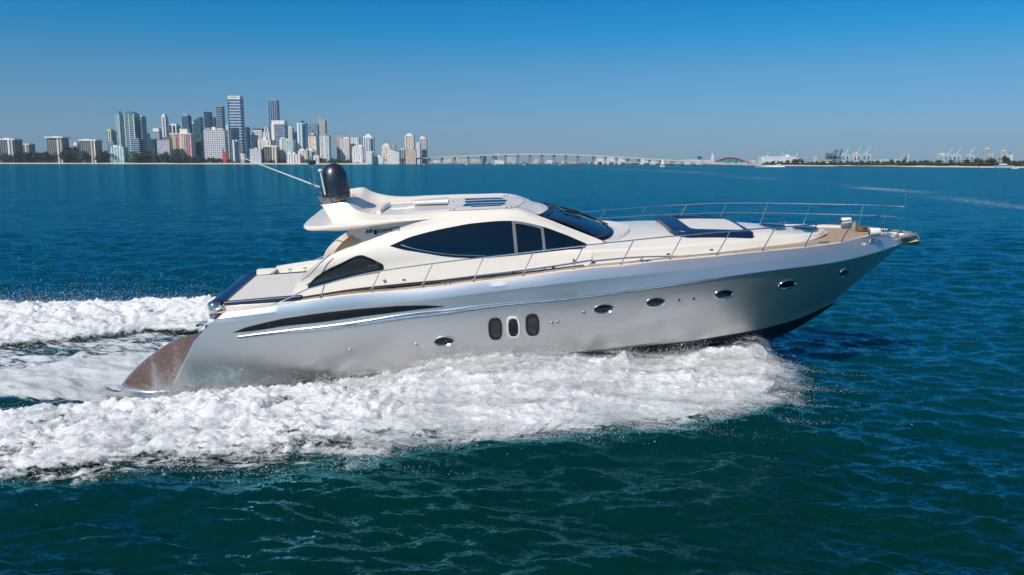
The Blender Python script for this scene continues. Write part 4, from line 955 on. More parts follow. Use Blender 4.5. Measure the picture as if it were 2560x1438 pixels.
# drops: tens of thousands of tiny four sided beads thrown along the crest, the fan tips and the stern
def drops(name, label, P, R_):
    n = len(P); T4 = np.array([(1, 1, 1), (-1, -1, 1), (-1, 1, -1), (1, -1, -1)]) / 1.732
    co = (P[:, None, :] + T4[None] * R_[:, None, None]).reshape(-1, 3).astype(np.float32)
    f = np.array([(0, 2, 1), (0, 1, 3), (0, 3, 2), (1, 2, 3)]); F = (np.arange(n)[:, None, None] * 4 + f[None]).reshape(-1, 3)
    me = bpy.data.meshes.new(name); me.vertices.add(len(co)); me.vertices.foreach_set('co', co.ravel())
    me.loops.add(F.size); me.loops.foreach_set('vertex_index', F.ravel().astype(np.int32)); me.polygons.add(len(F))
    me.polygons.foreach_set('loop_start', (np.arange(len(F)) * 3).astype(np.int32)); me.polygons.foreach_set('loop_total', np.full(len(F), 3, np.int32)); me.update(calc_edges=True)
    o = link_mesh(name, me, M['drops']); tag(o, label, 'spray', kind='stuff'); return o
def band_xyz(S, T):
    i_, o_ = yIN(S), yOUT(S); return i_ + (o_ - i_) * T, band(S, np.clip(T, 0, 1))
g = np.random.default_rng(11); PP = []; RR = []
# along the crest against the hull
n = 60000; S = g.uniform(-4.5, 6.9, n); T = np.abs(g.normal(0, .12, n)); cl = fbm(S * 1.6, S * 0, 4, 70) ** 2 * 2.2
Y, h = band_xyz(S, T); Z = h + .04 + g.exponential(.10, n) * cl * 1.5; PP.append(np.stack([S, Y + g.normal(0, .05, n), Z], 1)); RR.append(.002 + g.exponential(.0028, n))
# over the whole forward sheet
n = 80000; S = g.uniform(-3, 6.9, n); T = g.uniform(0, 1.12, n); Y, h = band_xyz(S, T); cl = fbm(S * 1.1, T * 6, 4, 71)
Z = h * (1 - .2 * T) + .02 + g.exponential(.07, n) * (.4 + cl); PP.append(np.stack([S + g.normal(0, .1, n), Y - g.exponential(.1, n) * T, Z], 1)); RR.append(.002 + g.exponential(.0028, n))
# fan tips reaching forward and out
for (sx0, T0, ln_, w, cnt) in ((6.2, .35, 1.0, .30, 5000), (5.6, .62, 1.3, .28, 6000), (5.0, .80, 1.2, .25, 5000), (4.2, .95, 1.3, .28, 5000), (2.6, 1.02, 1.2, .3, 4000), (.8, 1.04, .9, .3, 3500), (-.9, 1.03, .8, .3, 3500), (-2.6, 1.05, .8, .25, 3000)):
    d = g.exponential(.40, cnt) * ln_; Y0, h0 = band_xyz(np.full(cnt, sx0), np.full(cnt, T0)); 
    PP.append(np.stack([sx0 - .2 + d, Y0 - d * .10 + g.normal(0, 1, cnt) * w * (1 - .4 * np.clip(d, 0, 1.5)) * .45, np.maximum(.03, h0 * np.exp(-d) + g.exponential(.05, cnt) + .03)], 1)); RR.append(.002 + g.exponential(.0022, cnt))
# aft edge of the band and the rough water inside it
n = 22000; S = g.uniform(-16, 0, n); T = np.where(g.random(n) < .6, g.normal(.95, .08, n), g.uniform(-.05, .9, n)); cl = fbm(S * 2, T * 5, 4, 72) ** 2
Y, h = band_xyz(S, T); Z = h + .05 + g.exponential(.12, n) * cl * 1.4; PP.append(np.stack([S, Y, Z], 1)); RR.append(.002 + g.exponential(.0028, n))
drops('bow_spray', 'white drops of spray flying off the bow wave', np.concatenate(PP), np.concatenate(RR))
# spray dragged along the quarter and off the swim platform
PP = []; RR = []
n = 60000; lx = -8.2 + g.exponential(1.1, n); lx = lx[lx < -2.5]; n = len(lx); cq = fbm(lx * 2.2, lx * 0, 4, 90) ** 2 * 2.6; lz = .50 + g.exponential(1, n) * (.10 + .30 * np.clip((-lx - 3.5) / 4, 0, 1)) * cq; ly = -2.36 - g.exponential(.14, n)
L3 = np.stack([lx, ly, lz], 1); PP.append(L3 @ BR.T + BT); RR.append(g.uniform(.0025, .007, n))
n = 1500; lx = g.uniform(-9.7, -7.6, n); ly = g.uniform(-2.4, 2.4, n); lz = .72 + g.exponential(.10, n); PP.append(np.stack([lx, ly, lz], 1) @ BR.T + BT); RR.append(g.uniform(.003, .009, n))
n = 26000; X = g.uniform(-24, -9.2, n); Y = CY(X) + g.normal(0, 2.3, n); Z = .08 + g.exponential(.13, n) * fbm(X * 1.2, Y * 2, 3, 75) * 1.6; PP.append(np.stack([X, Y, Z], 1)); RR.append(.002 + g.exponential(.0028, n))
n = 26000; X = g.uniform(-26, -4, n); Y = 2 * CY(X) - (yIN(X) + (yOUT(X) - yIN(X)) * g.uniform(.1, 1, n)); Z = .3 + g.exponential(.22, n) * fbm(X * 1.4, Y * 2, 3, 76) * 1.8; PP.append(np.stack([X, Y, Z], 1)); RR.append(.003 + g.exponential(.003, n))
drops('wake_spray', 'white spray hanging behind the transom and along the quarter', np.concatenate(PP), np.concatenate(RR))
# ================================================================== far shore: land, skyline, bridge, port, boats
def WX(u, D): return (u - 1280 - 0) / FPX * D * 1.0
def horizon_v(u): return 407.5 + ROLL * (u - 1280)
def WZ(u, v, D):
    """height over the water of what the photograph shows at (u, v) when it stands D metres off"""
    a, b = u - 1280, v - 719; x = a + ROLL * b; y = b - ROLL * a
    d = (x / FPX, cp + (-y / FPX) * sp, -sp + (-y / FPX) * cp); return CAMH + d[2] / d[1] * D
def XX(u, D):
    a, b = u - 1280, 400 - 719; x = a + ROLL * b; y = b - ROLL * a
    return x / FPX / (cp + (-y / FPX) * sp) * D
_fm = {}
def facade(style, wall, glass, pz_=7.0, px_=9.0, fr=.5, rough=.25, wr=.6):
    key = (style, wall, glass, pz_, px_, fr)
    if key in _fm: return _fm[key]
    m, n, l, b = new_mat('facade_' + style); tc = n.new('ShaderNodeTexCoord'); sx = n.new('ShaderNodeSeparateXYZ'); l.new(tc.outputs['Object'], sx.inputs[0])
    def wave(sock, per, f, off=0.0):
        a = n.new('ShaderNodeMath'); a.operation = 'MULTIPLY_ADD'; a.inputs[1].default_value = 1 / per; a.inputs[2].default_value = off; l.new(sock, a.inputs[0])
        c = n.new('ShaderNodeMath'); c.operation = 'FRACT'; l.new(a.outputs[0], c.inputs[0])
        d = n.new('ShaderNodeMath'); d.operation = 'LESS_THAN'; d.inputs[1].default_value = f; l.new(c.outputs[0], d.inputs[0]); return d.outputs[0]
    xy = n.new('ShaderNodeMath'); xy.operation = 'ADD'; l.new(sx.outputs['X'], xy.inputs[0]); l.new(sx.outputs['Y'], xy.inputs[1])
    if style == 'bands': fac = wave(sx.outputs['Z'], pz_, fr)
    elif style == 'vert': fac = wave(xy.outputs[0], px_, fr)
    elif style == 'grid':
        a, c = wave(sx.outputs['Z'], pz_, fr), wave(xy.outputs[0], px_, fr + .1); mm = n.new('ShaderNodeMath'); mm.operation = 'MULTIPLY'; l.new(a, mm.inputs[0]); l.new(c, mm.inputs[1]); fac = mm.outputs[0]
    else:
        a, c = wave(sx.outputs['Z'], pz_, .85), wave(xy.outputs[0], px_, .88); mm = n.new('ShaderNodeMath'); mm.operation = 'MULTIPLY'; l.new(a, mm.inputs[0]); l.new(c, mm.inputs[1]); fac = mm.outputs[0]
    # every pane a little different
    sn = n.new('ShaderNodeVectorMath'); sn.operation = 'SNAP'; sn.inputs[1].default_value = (px_, px_, pz_); l.new(tc.outputs['Object'], sn.inputs[0])
    wn_ = n.new('ShaderNodeTexWhiteNoise'); l.new(sn.outputs[0], wn_.inputs['Vector'])
    gm = n.new('ShaderNodeMix'); gm.data_type = 'RGBA'; gm.inputs['A'].default_value = tuple(c * .6 for c in glass) + (1,); gm.inputs['B'].default_value = tuple(min(1, c * 1.6 + .01) for c in glass) + (1,); l.new(wn_.outputs['Value'], gm.inputs['Factor'])
    nz = n.new('ShaderNodeTexNoise'); nz.inputs['Scale'].default_value = .03; l.new(tc.outputs['Object'], nz.inputs['Vector'])
    wm = n.new('ShaderNodeMix'); wm.data_type = 'RGBA'; wm.inputs['A'].default_value = tuple(c * .88 for c in wall) + (1,); wm.inputs['B'].default_value = tuple(min(1, c * 1.08) for c in wall) + (1,); l.new(nz.outputs['Fac'], wm.inputs['Factor'])
    mx = n.new('ShaderNodeMix'); mx.data_type = 'RGBA'; l.new(fac, mx.inputs['Factor']); l.new(wm.outputs['Result'], mx.inputs['A']); l.new(gm.outputs['Result'], mx.inputs['B']); l.new(mx.outputs['Result'], b.inputs['Base Color'])
    rm = n.new('ShaderNodeMapRange'); rm.inputs['To Min'].default_value = wr; rm.inputs['To Max'].default_value = rough; l.new(fac, rm.inputs['Value']); l.new(rm.outputs[0], b.inputs['Roughness'])
    _fm[key] = m; return m
_pm = {}
def plain(col, rough=.6):
    k = (col, rough)
    if k not in _pm: _pm[k] = mat('paint', col, rough, var=.05, scale=.05)
    return _pm[k]
WHT, CRM, TAN, BRN, GRY, PNK = (.84, .82, .78), (.80, .73, .60), (.60, .50, .38), (.30, .25, .21), (.42, .43, .44), (.62, .47, .40)
NAV, GLB, TEA, DRK, BLK = (.012, .065, .13), (.05, .15, .24), (.10, .30, .33), (.03, .06, .08), (.02, .025, .03)
def frame_xy(u0, u1, D, dep):
    if (u0 + u1) / 2 < 1280: return XX(u0, D), max(XX(u1, D + dep), XX(u0, D) + 4)
    return min(XX(u0, D + dep), XX(u1, D) - 4), XX(u1, D)
def building(label, u0, u1, vt, D=2500, dep=26, style='grid', wall=WHT, glass=DRK, pz_=7., px_=9., fr=.5, extra=(), cat='building', name='tower_block', group=None, vb=None):
    """extra: (kind, args...) parts: ('cap', h, colour, inset) a roof piece; ('fin', f0, f1, colour) an upright strip; ('box', f0, f1, v0, v1, facade) a further block"""
    x0, x1 = frame_xy(u0, u1, D, dep); um = (u0 + u1) / 2; zt = WZ(um, vt, D)
    r = empty(name, (x0, D, .6)); tag(r, label, cat, group); w = x1 - x0; h = zt - .6
    MB().box(0, w, 0, dep, 0, h).build('wall', facade(style, wall, glass, pz_, px_, fr), r, smooth=1)
    for e in extra:
        if e[0] == 'cap':
            _, hh, c, ins = e; MB().box(ins, w - ins, ins, dep - ins, h - .05, h + hh).build('roof', plain(c), r, smooth=1)
        elif e[0] == 'slab':
            _, c, ov = e; MB().box(-ov, w + ov, -ov, dep + ov, h - .5, h + 3.5).build('roof_slab', plain(c), r, smooth=1)
        elif e[0] == 'fin':
            _, f0, f1, c = e; MB().box(w * f0, w * f1, -1.6, .3, 0, h + .6).build('balcony_stack', plain(c), r, smooth=1)
        elif e[0] == 'glass':
            _, f0, f1, c = e; MB().box(w * f0, w * f1, -1.2, .3, 2, h - 4).build('window_strip', plain(c, .2), r, smooth=1)
        elif e[0] == 'pent':
            _, f0, f1, hh, c = e; MB().box(w * f0, w * f1, dep * .2, dep * .8, h - .05, h + hh).build('penthouse', plain(c), r, smooth=1)
        elif e[0] == 'block':
            _, a0, a1, v2, st = e; z2 = WZ(um, v2, D) - .6; xa, xb = XX(a0, D) - x0, XX(a1, D) - x0
            MB().box(xa, xb, -3 - .02 * (a0 % 7), dep * .7, 0, z2).build('wing', facade(*st), r, smooth=1)
        elif e[0] == 'wedge':
            _, z_l, z_r, c = e; MB().add([(0, 0, h), (w, 0, h), (w, dep, h), (0, dep, h), (0, 0, h + z_l), (w, 0, h + z_r), (w, dep, h + z_r), (0, dep, h + z_l)], [(0, 1, 5, 4), (1, 2, 6, 5), (2, 3, 7, 6), (3, 0, 4, 7), (4, 5, 6, 7)]).build('roof', facade(style, wall, glass, pz_, px_, fr), r, smooth=1)
        elif e[0] == 'arc':
            _, hh, c = e; P = [(w * k / 12, hh * math.sin(math.pi * k / 12)) for k in range(13)]
            MB().add([(x, -.5, h + z) for x, z in P] + [(x, dep, h + z) for x, z in P], [tuple(range(13)), tuple(range(13, 26))[::-1]] + [(k, k + 1, 14 + k, 13 + k) for k in range(12)]).build('roof', plain(c), r, smooth=30)
    return r
B = building
# ---- land and beaches (structure)
def land(name, pts, z, mt, label):
    n = len(pts); o = MB().add([(x, y, z) for x, y in pts], [tuple(range(n))]).build(name, mt, None); o['kind'] = 'structure'; o['label'] = label
    for p in o.data.polygons:
        if p.normal.z < 0: o.data.flip_normals(); break
    return o
M['sand'] = mat('pale_sand', (.62, .54, .42), .9, var=.15, scale=.05); M['scrub'] = mat('dark_scrub_ground', (.05, .07, .03), .95, var=.4, scale=.02)
land('ground', [(XX(-1500, 2410), 2412), (XX(905, 2420), 2422), (XX(1045, 3000), 3050), (XX(1060, 3560), 3580), (XX(1500, 3560), 3580), (XX(1890, 3560), 3580), (XX(1905, 1760), 1764), (XX(2050, 1560), 1560), (XX(2300, 1250), 1250), (XX(2560, 1040), 1044), (XX(4000, 820), 820), (9000, 2000), (12000, 9500), (-12000, 9500), (-9000, 2412)], .6, M['scrub'], 'low green land behind the bay')
def bank(label, front, depth, zt):
    G = [[(XX(u, D_), D_, -.3) for u, D_ in front], [(XX(u, D_ + depth), D_ + depth, zt) for u, D_ in front], [(XX(u, D_ + depth + 12), D_ + depth + 12, .4) for u, D_ in front]]
    A_, B_, C_ = (crom(g_, 120) for g_ in G)
    for k in range(120): B_[k, 2] = zt * (.6 + .7 * float(fbm(np.array([k * .35]), np.array([2.0]), 3, 5)[0]))
    o = MB().grid(np.array([A_, B_, C_])).build('beach', M['sand'], None, smooth=60); o['kind'] = 'structure'; o['label'] = label
bank('pale sand strip under the skyline', [(-1500, 2395), (-300, 2395), (300, 2398), (600, 2400), (800, 2405), (918, 2415)], 16, 3.4)
bank('pale sand strip at the right shore', [(1890, 1780), (1960, 1640), (2050, 1545), (2180, 1390), (2300, 1240), (2430, 1130), (2560, 1035), (3600, 850)], 12, 1.9)
# ---- skyline, left to right
BR_ = ((.30, .26, .23)); 
B('brown slab apartment block with white end bays, cut by the left edge of the photo', -4, 60, 350, 2440, 40, 'vert', BRN, DRK, 7, 7, .55, [('slab', WHT, 1.5), ('fin', .62, .72, WHT), ('fin', .82, .9, (.5, .62, .68)), ('pent', .3, .62, 6, WHT)])
B('low brown apartment block tucked behind the leftmost slab block', 61, 91, 362, 2560, 30, 'vert', (.4, .35, .3), DRK, 7, 8, .5, [('slab', CRM, .5), ('fin', .35, .5, WHT)])
B('brown slab apartment block standing alone with a wide white overhanging roof', 121, 176, 345, 2440, 36, 'vert', BRN, DRK, 7, 6, .5, [('slab', WHT, 4), ('fin', .66, .76, CRM), ('fin', .86, .93, (.55, .65, .7)), ('pent', .3, .7, 5, CRM)])
B('low white stepped block left of the third brown slab block', 183, 204, 361, 2520, 20, 'vert', WHT, GRY, 7, 8, .4, [('pent', .3, .8, 7, WHT)])
B('brown slab apartment block with low white roof boxes, third from the left', 202, 258, 352, 2440, 36, 'vert', BRN, DRK, 7, 6, .5, [('slab', WHT, 1.5), ('fin', .68, .78, TAN), ('fin', .88, .95, WHT), ('pent', .15, .6, 5, WHT)])
B('tiny white low house between the brown slab and the yellow capped tower', 261, 273, 377, 2480, 15, 'grid', WHT, GRY)
B('slim striped tower with a yellow top', 272, 291, 327, 2700, 24, 'vert', CRM, GLB, 7, 7, .5, [('cap', 5, (.75, .68, .30), 0)])
B('narrow pale tower touching the yellow topped tower', 290, 300, 327, 2720, 22, 'grid', (.66, .62, .56), GRY)
B('low blue grey block in front of the yellow topped tower', 274, 294, 353, 2600, 20, 'bands', GRY, GLB, 6)
B('low pale green block with white columns in front of the twin glass tower', 276, 322, 368, 2440, 26, 'vert', (.66, .76, .70), TEA, 7, 8, .4, [('pent', .2, .45, 6, WHT), ('pent', .55, .75, 4, WHT)])
t = B('wide teal glass condominium with white edges and a curved green crest', 318, 358, 286, 2500, 40, 'bands', (.32, .46, .48), (.04, .12, .16), 6, 9, .6, [('arc', 9, (.05, .22, .20)), ('fin', .0, .07, WHT), ('fin', .43, .50, (.6, .72, .72)), ('fin', .9, .97, WHT), ('block', 333, 352, 346, ('bands', (.4, .5, .55), NAV, 6., 9., .6))])
B('left shaft of the teal twin tower with a white crown', 298, 319, 284, 2512, 34, 'bands', (.62, .74, .74), TEA, 6, 9, .5, [('cap', 8, WHT, 5), ('fin', .0, .14, (.7, .78, .76))])
B('right stepped shaft of the teal twin tower', 357, 371, 292, 2515, 34, 'bands', (.42, .55, .56), (.04, .12, .16), 6, 9, .55, [('cap', 4, WHT, 4)])
B('thin dark brown tower just right of the teal twin tower', 371, 377, 333, 2650, 16, 'bands', (.24, .2, .2), DRK)
B('grey banded block with a toothed white roof screen', 385, 411, 329, 2700, 26, 'bands', (.5, .53, .55), GLB, 6, 9, .5, [('cap', 11, WHT, 2)])
B('slender white tower with a rounded left side and balcony strips', 410, 427, 290, 2640, 22, 'bands', WHT, GRY, 7, 9, .35, [('cap', 7, WHT, 3), ('glass', .45, .6, GLB)])
B('white framed office block with a dark glass front', 428, 456, 314, 2700, 26, 'vert', WHT, DRK, 7, 12, .7, [('cap', 6, WHT, 4)])
B('dark blue tower with a notched white roof', 461, 485, 290, 2660, 26, 'glass', (.16, .22, .26), NAV, 7, 8, .5, [('cap', 4, (.5, .5, .48), 3)])
B('pale roofed blue block wedged behind the pointed glass tower', 484, 496, 309, 2720, 20, 'bands', (.2, .28, .33), NAV, 7, 9, .5, [('cap', 6, WHT, 1)])
B('dark teal glass tower with a slanting pointed top', 489, 514, 304, 2560, 26, 'glass', (.05, .14, .17), (.03, .10, .13), 8, 10, .5, [('wedge', 3, 14, TEA)])
B('dark curved glass block at the foot of the left skyline', 376, 398, 347, 2480, 24, 'glass', (.03, .09, .14), (.01, .05, .09), 8, 9, .5)
B('pale grey mesh fronted block with one long dark window', 395, 435, 350, 2450, 26, 'bands', (.46, .48, .51), (.36, .38, .42), 4, 9, .5, [('pent', .38, .72, 8, (.05, .16, .35)), ('pent', .74, .98, 8, (.45, .07, .07))])
r = B('apartment block painted in rainbow colours with a flared cream penthouse', 430, 491, 336, 2500, 34, 'vert', CRM, (.5, .2, .2), 7, 8, .5, [('slab', CRM, 2), ('pent', .42, .8, 17, CRM), ('fin', .02, .08, (.55, .38, .45)), ('fin', .12, .17, (.72, .68, .24)), ('fin', .22, .27, (.35, .5, .3)), ('fin', .31, .36, (.6, .2, .25)), ('fin', .48, .55, (.8, .76, .65)), ('fin', .62, .68, (.62, .5, .25)), ('fin', .73, .78, (.3, .45, .5)), ('fin', .84, .9, (.58, .25, .4))])
B('dark navy tower with a flat top behind the grid block', 516, 537, 280, 2740, 26, 'bands', (.03, .08, .13), (.015, .04, .08), 8, 9, .6)
B('short dark tower peeping out right of the navy tower', 536, 546, 293, 2800, 18, 'bands', (.1, .13, .16), NAV, 8)
B('striped dark grey tower with fine pale floors', 547, 568, 266, 2700, 26, 'bands', (.34, .34, .35), (.03, .07, .10), 7, 9, .6)
B('broad white block with a dense square window grid', 512, 573, 325, 2470, 30, 'grid', (.74, .74, .76), (.10, .11, .14), 5.5, 6.5, .55, [('pent', .05, .3, 7, (.3, .32, .36)), ('pent', .38, .55, 9, WHT), ('pent', .6, .9, 5, (.5, .5, .52))])
m_ = MB(); a_, b_, c_ = (XX(557, 2440), WZ(557, 369, 2440)), (XX(557, 2440), 4), (XX(574, 2440), 4)
m_.add([(a_[0], 0, a_[1]), (b_[0], 0, b_[1]), (c_[0], 0, c_[1]), (a_[0], 3, a_[1]), (b_[0], 3, b_[1]), (c_[0], 3, c_[1])], [(0, 1, 2), (3, 5, 4), (0, 3, 4, 1), (1, 4, 5, 2), (2, 5, 3, 0)])
o = m_.build('mural_wall', plain((.50, .07, .06)), None, smooth=1); o.location = (0, 2440, 0); tag(o, 'tall red triangular wall at the foot of the square grid block', 'wall')
B('slim white apartment strip between the grid block and the tallest tower', 569, 581, 312, 2600, 20, 'vert', CRM, GRY, 7, 6, .4)
t = B('tallest tower, banded white and blue with a white crown', 577, 616, 247, 2600, 34, 'bands', (.52, .58, .64), (.03, .10, .20), 9, 9, .55, [('cap', 9, WHT, .5), ('glass', .0, .04, NAV)])
MB().box(5, 30, -1.3, .2, 2, 115).build('reflecting_glass', plain((.02, .07, .13), .15), t, smooth=1)
for k in range(7): MB().box(6 + 3.6 * k, 8.2 + 3.6 * k, .2, .45, WZ(596, 245, 2600) - .6 + .6, WZ(596, 243, 2600) + .5).build('crown_sign', plain((.12, .16, .2)), t, smooth=1)
B('slim white and blue apartment tower in front of the tallest tower', 581, 604, 350, 2450, 24, 'vert', WHT, NAV, 7, 9, .3, [('fin', .3, .42, (.6, .66, .7)), ('glass', .62, .95, NAV)])
B('low round roofed white pavilion under the tallest tower', 602, 614, 388, 2440, 14, 'bands', WHT, GRY, 3, 9, .4, [('slab', WHT, 1)])
B('dark navy slab right behind the tallest tower', 617, 629, 318, 2700, 22, 'glass', NAV, NAV, 8)
B('dark blue block with a flat roof right of the tallest tower', 630, 648, 338, 2600, 24, 'glass', (.06, .12, .18), NAV, 8)
B('wide pale office block with a white flat roof and dark top band', 634, 667, 328, 2720, 28, 'bands', (.62, .6, .56), (.45, .44, .42), 5, 9, .4, [('cap', 8, BLK, .4), ('slab', WHT, .5)])
B('stepped white tower with a small dome like roof', 660, 682, 330, 2640, 24, 'vert', WHT, GRY, 7, 7, .4, [('pent', .2, .75, 12, WHT), ('pent', .35, .55, 17, WHT)])
B('second tallest tower, a slim grey blue glass shaft', 677, 704, 251, 2740, 30, 'vert', (.25, .33, .42), (.05, .10, .17), 8, 7, .6, [('cap', 2, (.45, .5, .55), 2)])
B('large grey office tower with a white sloping shoulder on its left', 682, 723, 311, 2560, 34, 'bands', (.30, .35, .40), (.08, .14, .20), 6, 9, .6, [('cap', 12, WHT, 1.0), ('fin', .0, .22, WHT)])
B('cream tower stub behind the large grey office tower', 722, 738, 320, 2700, 22, 'vert', CRM, GRY, 7, 7, .4, [('pent', .2, .7, 5, WHT)])
B('small navy block between the grey office tower and the curved blue tower', 736, 747, 330, 2680, 20, 'glass', NAV, NAV, 8)
B('white edged blue glass tower with a dark curved cap', 746, 772, 307, 2520, 30, 'bands', (.5, .66, .72), (.04, .20, .28), 7, 9, .5, [('fin', .0, .22, WHT), ('fin', .45, .58, WHT), ('glass', .68, .98, NAV), ('cap', 6, (.06, .09, .12), 8)])
B('flat topped grey blue glass tower behind the red roofed block', 771, 801, 310, 2620, 28, 'vert', (.30, .38, .45), (.10, .17, .24), 7, 8, .6)
B('tan grey tower with a stepped slanting right shoulder', 798, 820, 304, 2720, 26, 'grid', (.50, .45, .40), (.30, .28, .26), 6, 6, .4, [('wedge', 14, 4, GRY)])
B('cream apartment block with red roof trim', 772, 797, 341, 2500, 26, 'vert', CRM, TAN, 7, 7, .4, [('cap', 5, (.45, .12, .12), 4), ('pent', .3, .7, 10, CRM), ('fin', .1, .2, WHT)])
B('tall white and green striped tower at the right end of the main skyline', 801, 829, 340, 2450, 30, 'vert', (.72, .74, .70), (.28, .36, .36), 6, 7, .45, [('pent', .25, .8, 5, (.3, .34, .38)), ('fin', .0, .12, WHT), ('fin', .55, .64, WHT)])
B('cream and white paired apartment blocks behind the low grid block', 646, 691, 350, 2520, 26, 'vert', CRM, (.5, .46, .4), 7, 9, .35, [('fin', .05, .16, WHT), ('pent', .3, .52, 9, WHT), ('fin', .6, .68, WHT), ('fin', .85, .95, NAV)])
B('low pale grey block with a fine window grid near the beach', 625, 660, 372, 2430, 26, 'grid', (.64, .64, .66), (.28, .30, .34), 4, 4.5, .5, [('pent', .4, .6, 3, WHT)])
B('low brown block with cream end strips near the beach', 659, 700, 367, 2440, 28, 'vert', (.26, .22, .21), BLK, 5, 7, .5, [('slab', WHT, .5), ('fin', .65, .73, CRM), ('fin', .85, .95, CRM)])
B('pale green block with a cream left edge and white roof', 701, 741, 349, 2480, 30, 'grid', (.52, .64, .60), (.26, .38, .40), 6, 7, .5, [('fin', .0, .2, CRM), ('pent', .05, .3, 7, WHT), ('cap', 3, (.6, .7, .7), 6)])
B('low white hotel with arched bays near the beach', 716, 756, 386, 2425, 20, 'vert', WHT, BRN, 5, 8, .4, [('pent', .1, .3, 9, WHT), ('pent', .42, .6, 6, WHT)])
B('low pale pink block with a stepped white roof behind the yacht mast', 745, 791, 376, 2440, 24, 'vert', (.70, .62, .56), (.4, .36, .34), 6, 8, .4, [('pent', .1, .35, 5, WHT), ('pent', .5, .85, 5, WHT), ('glass', .85, .98, NAV)])
B('tiny white block at the foot of the striped end tower', 783, 800, 388, 2430, 12, 'grid', WHT, GLB, 4, 5, .5)
B('salmon pink tower standing behind the white island cluster', 843, 866, 340, 2700, 26, 'bands', (.58, .42, .36), (.42, .30, .27), 6)
B('white ribbed apartment cluster, left half of the island', 850, 878, 346, 2500, 26, 'vert', (.74, .70, .64), (.36, .34, .36), 7, 6, .4, [('pent', .4, .9, 4, WHT), ('fin', .1, .22, WHT)])
B('white ribbed apartment cluster, right half of the island', 876, 902, 344, 2540, 26, 'vert', (.76, .74, .72), (.38, .38, .42), 7, 6, .4, [('fin', .3, .42, WHT), ('fin', .72, .84, WHT)])
B('lower white block of upright ribs in front of the island cluster', 880, 910, 367, 2440, 24, 'vert', WHT, (.45, .45, .48), 7, 7, .35, [('pent', .2, .45, 3, WHT), ('pent', .6, .95, 6, WHT)])
B('white tower with peaked stepped gables on its roof', 906, 938, 344, 2520, 28, 'vert', WHT, GLB, 7, 7, .45, [('cap', 5, WHT, 4), ('cap', 11, WHT, 11), ('glass', .75, .95, NAV)])
B('small white block with a blue sloping glass end', 915, 936, 378, 2425, 18, 'bands', WHT, (.5, .52, .54), 4, 9, .4, [('glass', .8, 1.0, GLB)])
B('very low white terrace beside the blue ended block', 931, 960, 391, 2440, 18, 'bands', WHT, GRY, 4, 9, .3, [('pent', .3, .7, 3, WHT)])
B('cream stepped hotel with a rounded crown', 954, 979, 366, 2500, 26, 'vert', CRM, (.48, .42, .36), 6, 7, .4, [('cap', 6, CRM, 4), ('cap', 9, WHT, 10)])
B('white sweeping terraced block in front of the cream hotel', 968, 1001, 379, 2440, 24, 'bands', WHT, (.5, .5, .5), 5, 9, .35, [('wedge', 9, -2, WHT)])
B('small tan tower behind the terraced white block', 978, 990, 362, 2680, 18, 'vert', TAN, BRN, 6, 6, .4)
B('small grey white block left of the cream rounded tower', 1001, 1014, 374, 2520, 18, 'vert', GRY, DRK, 6, 6, .4, [('cap', 3, WHT, 1)])
B('cream tower with a rounded white crown near the bridge', 1012, 1038, 340, 2560, 30, 'vert', (.68, .58, .48), (.45, .40, .38), 7, 7, .4, [('cap', 4, WHT, 4), ('cap', 8, WHT, 9), ('fin', .1, .18, CRM)])
B('tan podium block below the rounded cream tower', 1014, 1042, 374, 2450, 22, 'vert', (.62, .52, .40), (.42, .36, .3), 5, 6, .4)
B('thin white tower left of the last tower before the bridge', 1040, 1052, 356, 2520, 22, 'vert', WHT, GRY, 6, 6, .4)
B('last tall cream and brown striped tower before the bridge', 1047, 1069, 347, 2560, 28, 'vert', (.66, .58, .52), (.22, .22, .26), 7, 6, .5, [('cap', 5, WHT, 4), ('pent', .3, .6, 8, WHT)])
# ---- low port and beach buildings, right of the bridge start
PD = 3700
B('low flat white shed on the far bank under the left spans of the bridge', 1082, 1102, 401, PD, 40, 'bands', WHT, GRY, 5, 9, .3)
B('pale arena with a grey curved roof behind the bridge', 1106, 1134, 396, PD, 60, 'bands', (.6, .66, .62), GRY, 6, 9, .4, [('arc', 7, GRY)])
B('long green grey port hall behind the bridge', 1134, 1172, 397, PD, 50, 'vert', (.50, .56, .50), GRY, 6, 12, .4, [('pent', .1, .3, 5, WHT)])
B('tall dark slab behind the bridge', 1207, 1216, 388, PD, 30, 'bands', DRK, NAV, 6)
B('cream port building with white masts behind the bridge', 1176, 1206, 398, PD, 40, 'vert', (.62, .60, .50), GRY, 6, 10, .4)
B('grey office slab behind the middle of the bridge', 1266, 1289, 393, PD, 30, 'grid', (.50, .53, .55), GRY, 6, 8, .5)
B('pale block right of the grey office slab behind the bridge', 1334, 1347, 397, PD, 30, 'vert', (.64, .62, .58), GRY, 6, 8, .4)
B('small white block behind the crest of the bridge', 1366, 1384, 400, PD, 30, 'grid', WHT, GRY, 6, 8, .4)
B('small pale pink block behind the crest of the bridge', 1404, 1422, 402, PD, 30, 'grid', PNK, GRY, 6, 8, .4)
B('white water tower like block left of the red arched terminal', 1777, 1784, 388, PD, 20, 'grid', WHT, GRY, 6, 8, .4, [('cap', 8, WHT, 3)])
B('low white terminal sheds left of the red arched hall', 1728, 1776, 401, PD, 40, 'bands', WHT, (.3, .4, .6), 6, 12, .4)
B('low white terminal right of the red arched hall', 1874, 1888, 400, PD, 40, 'bands', WHT, GRY, 6, 9, .4)
B('white apartment block at the left end of the big ship', 1896, 1912, 392, 2600, 26, 'grid', WHT, GRY, 5, 6, .5)
B('white glass house on the shore left of the dark cranes', 1980, 1996, 396, 2300, 24, 'grid', (.66, .72, .74), GRY, 5, 8, .5)
B('round topped white block on the shore left of the dark cranes', 2030, 2042, 390, 2500, 24, 'bands', (.60, .60, .58), GRY, 5, 8, .4)
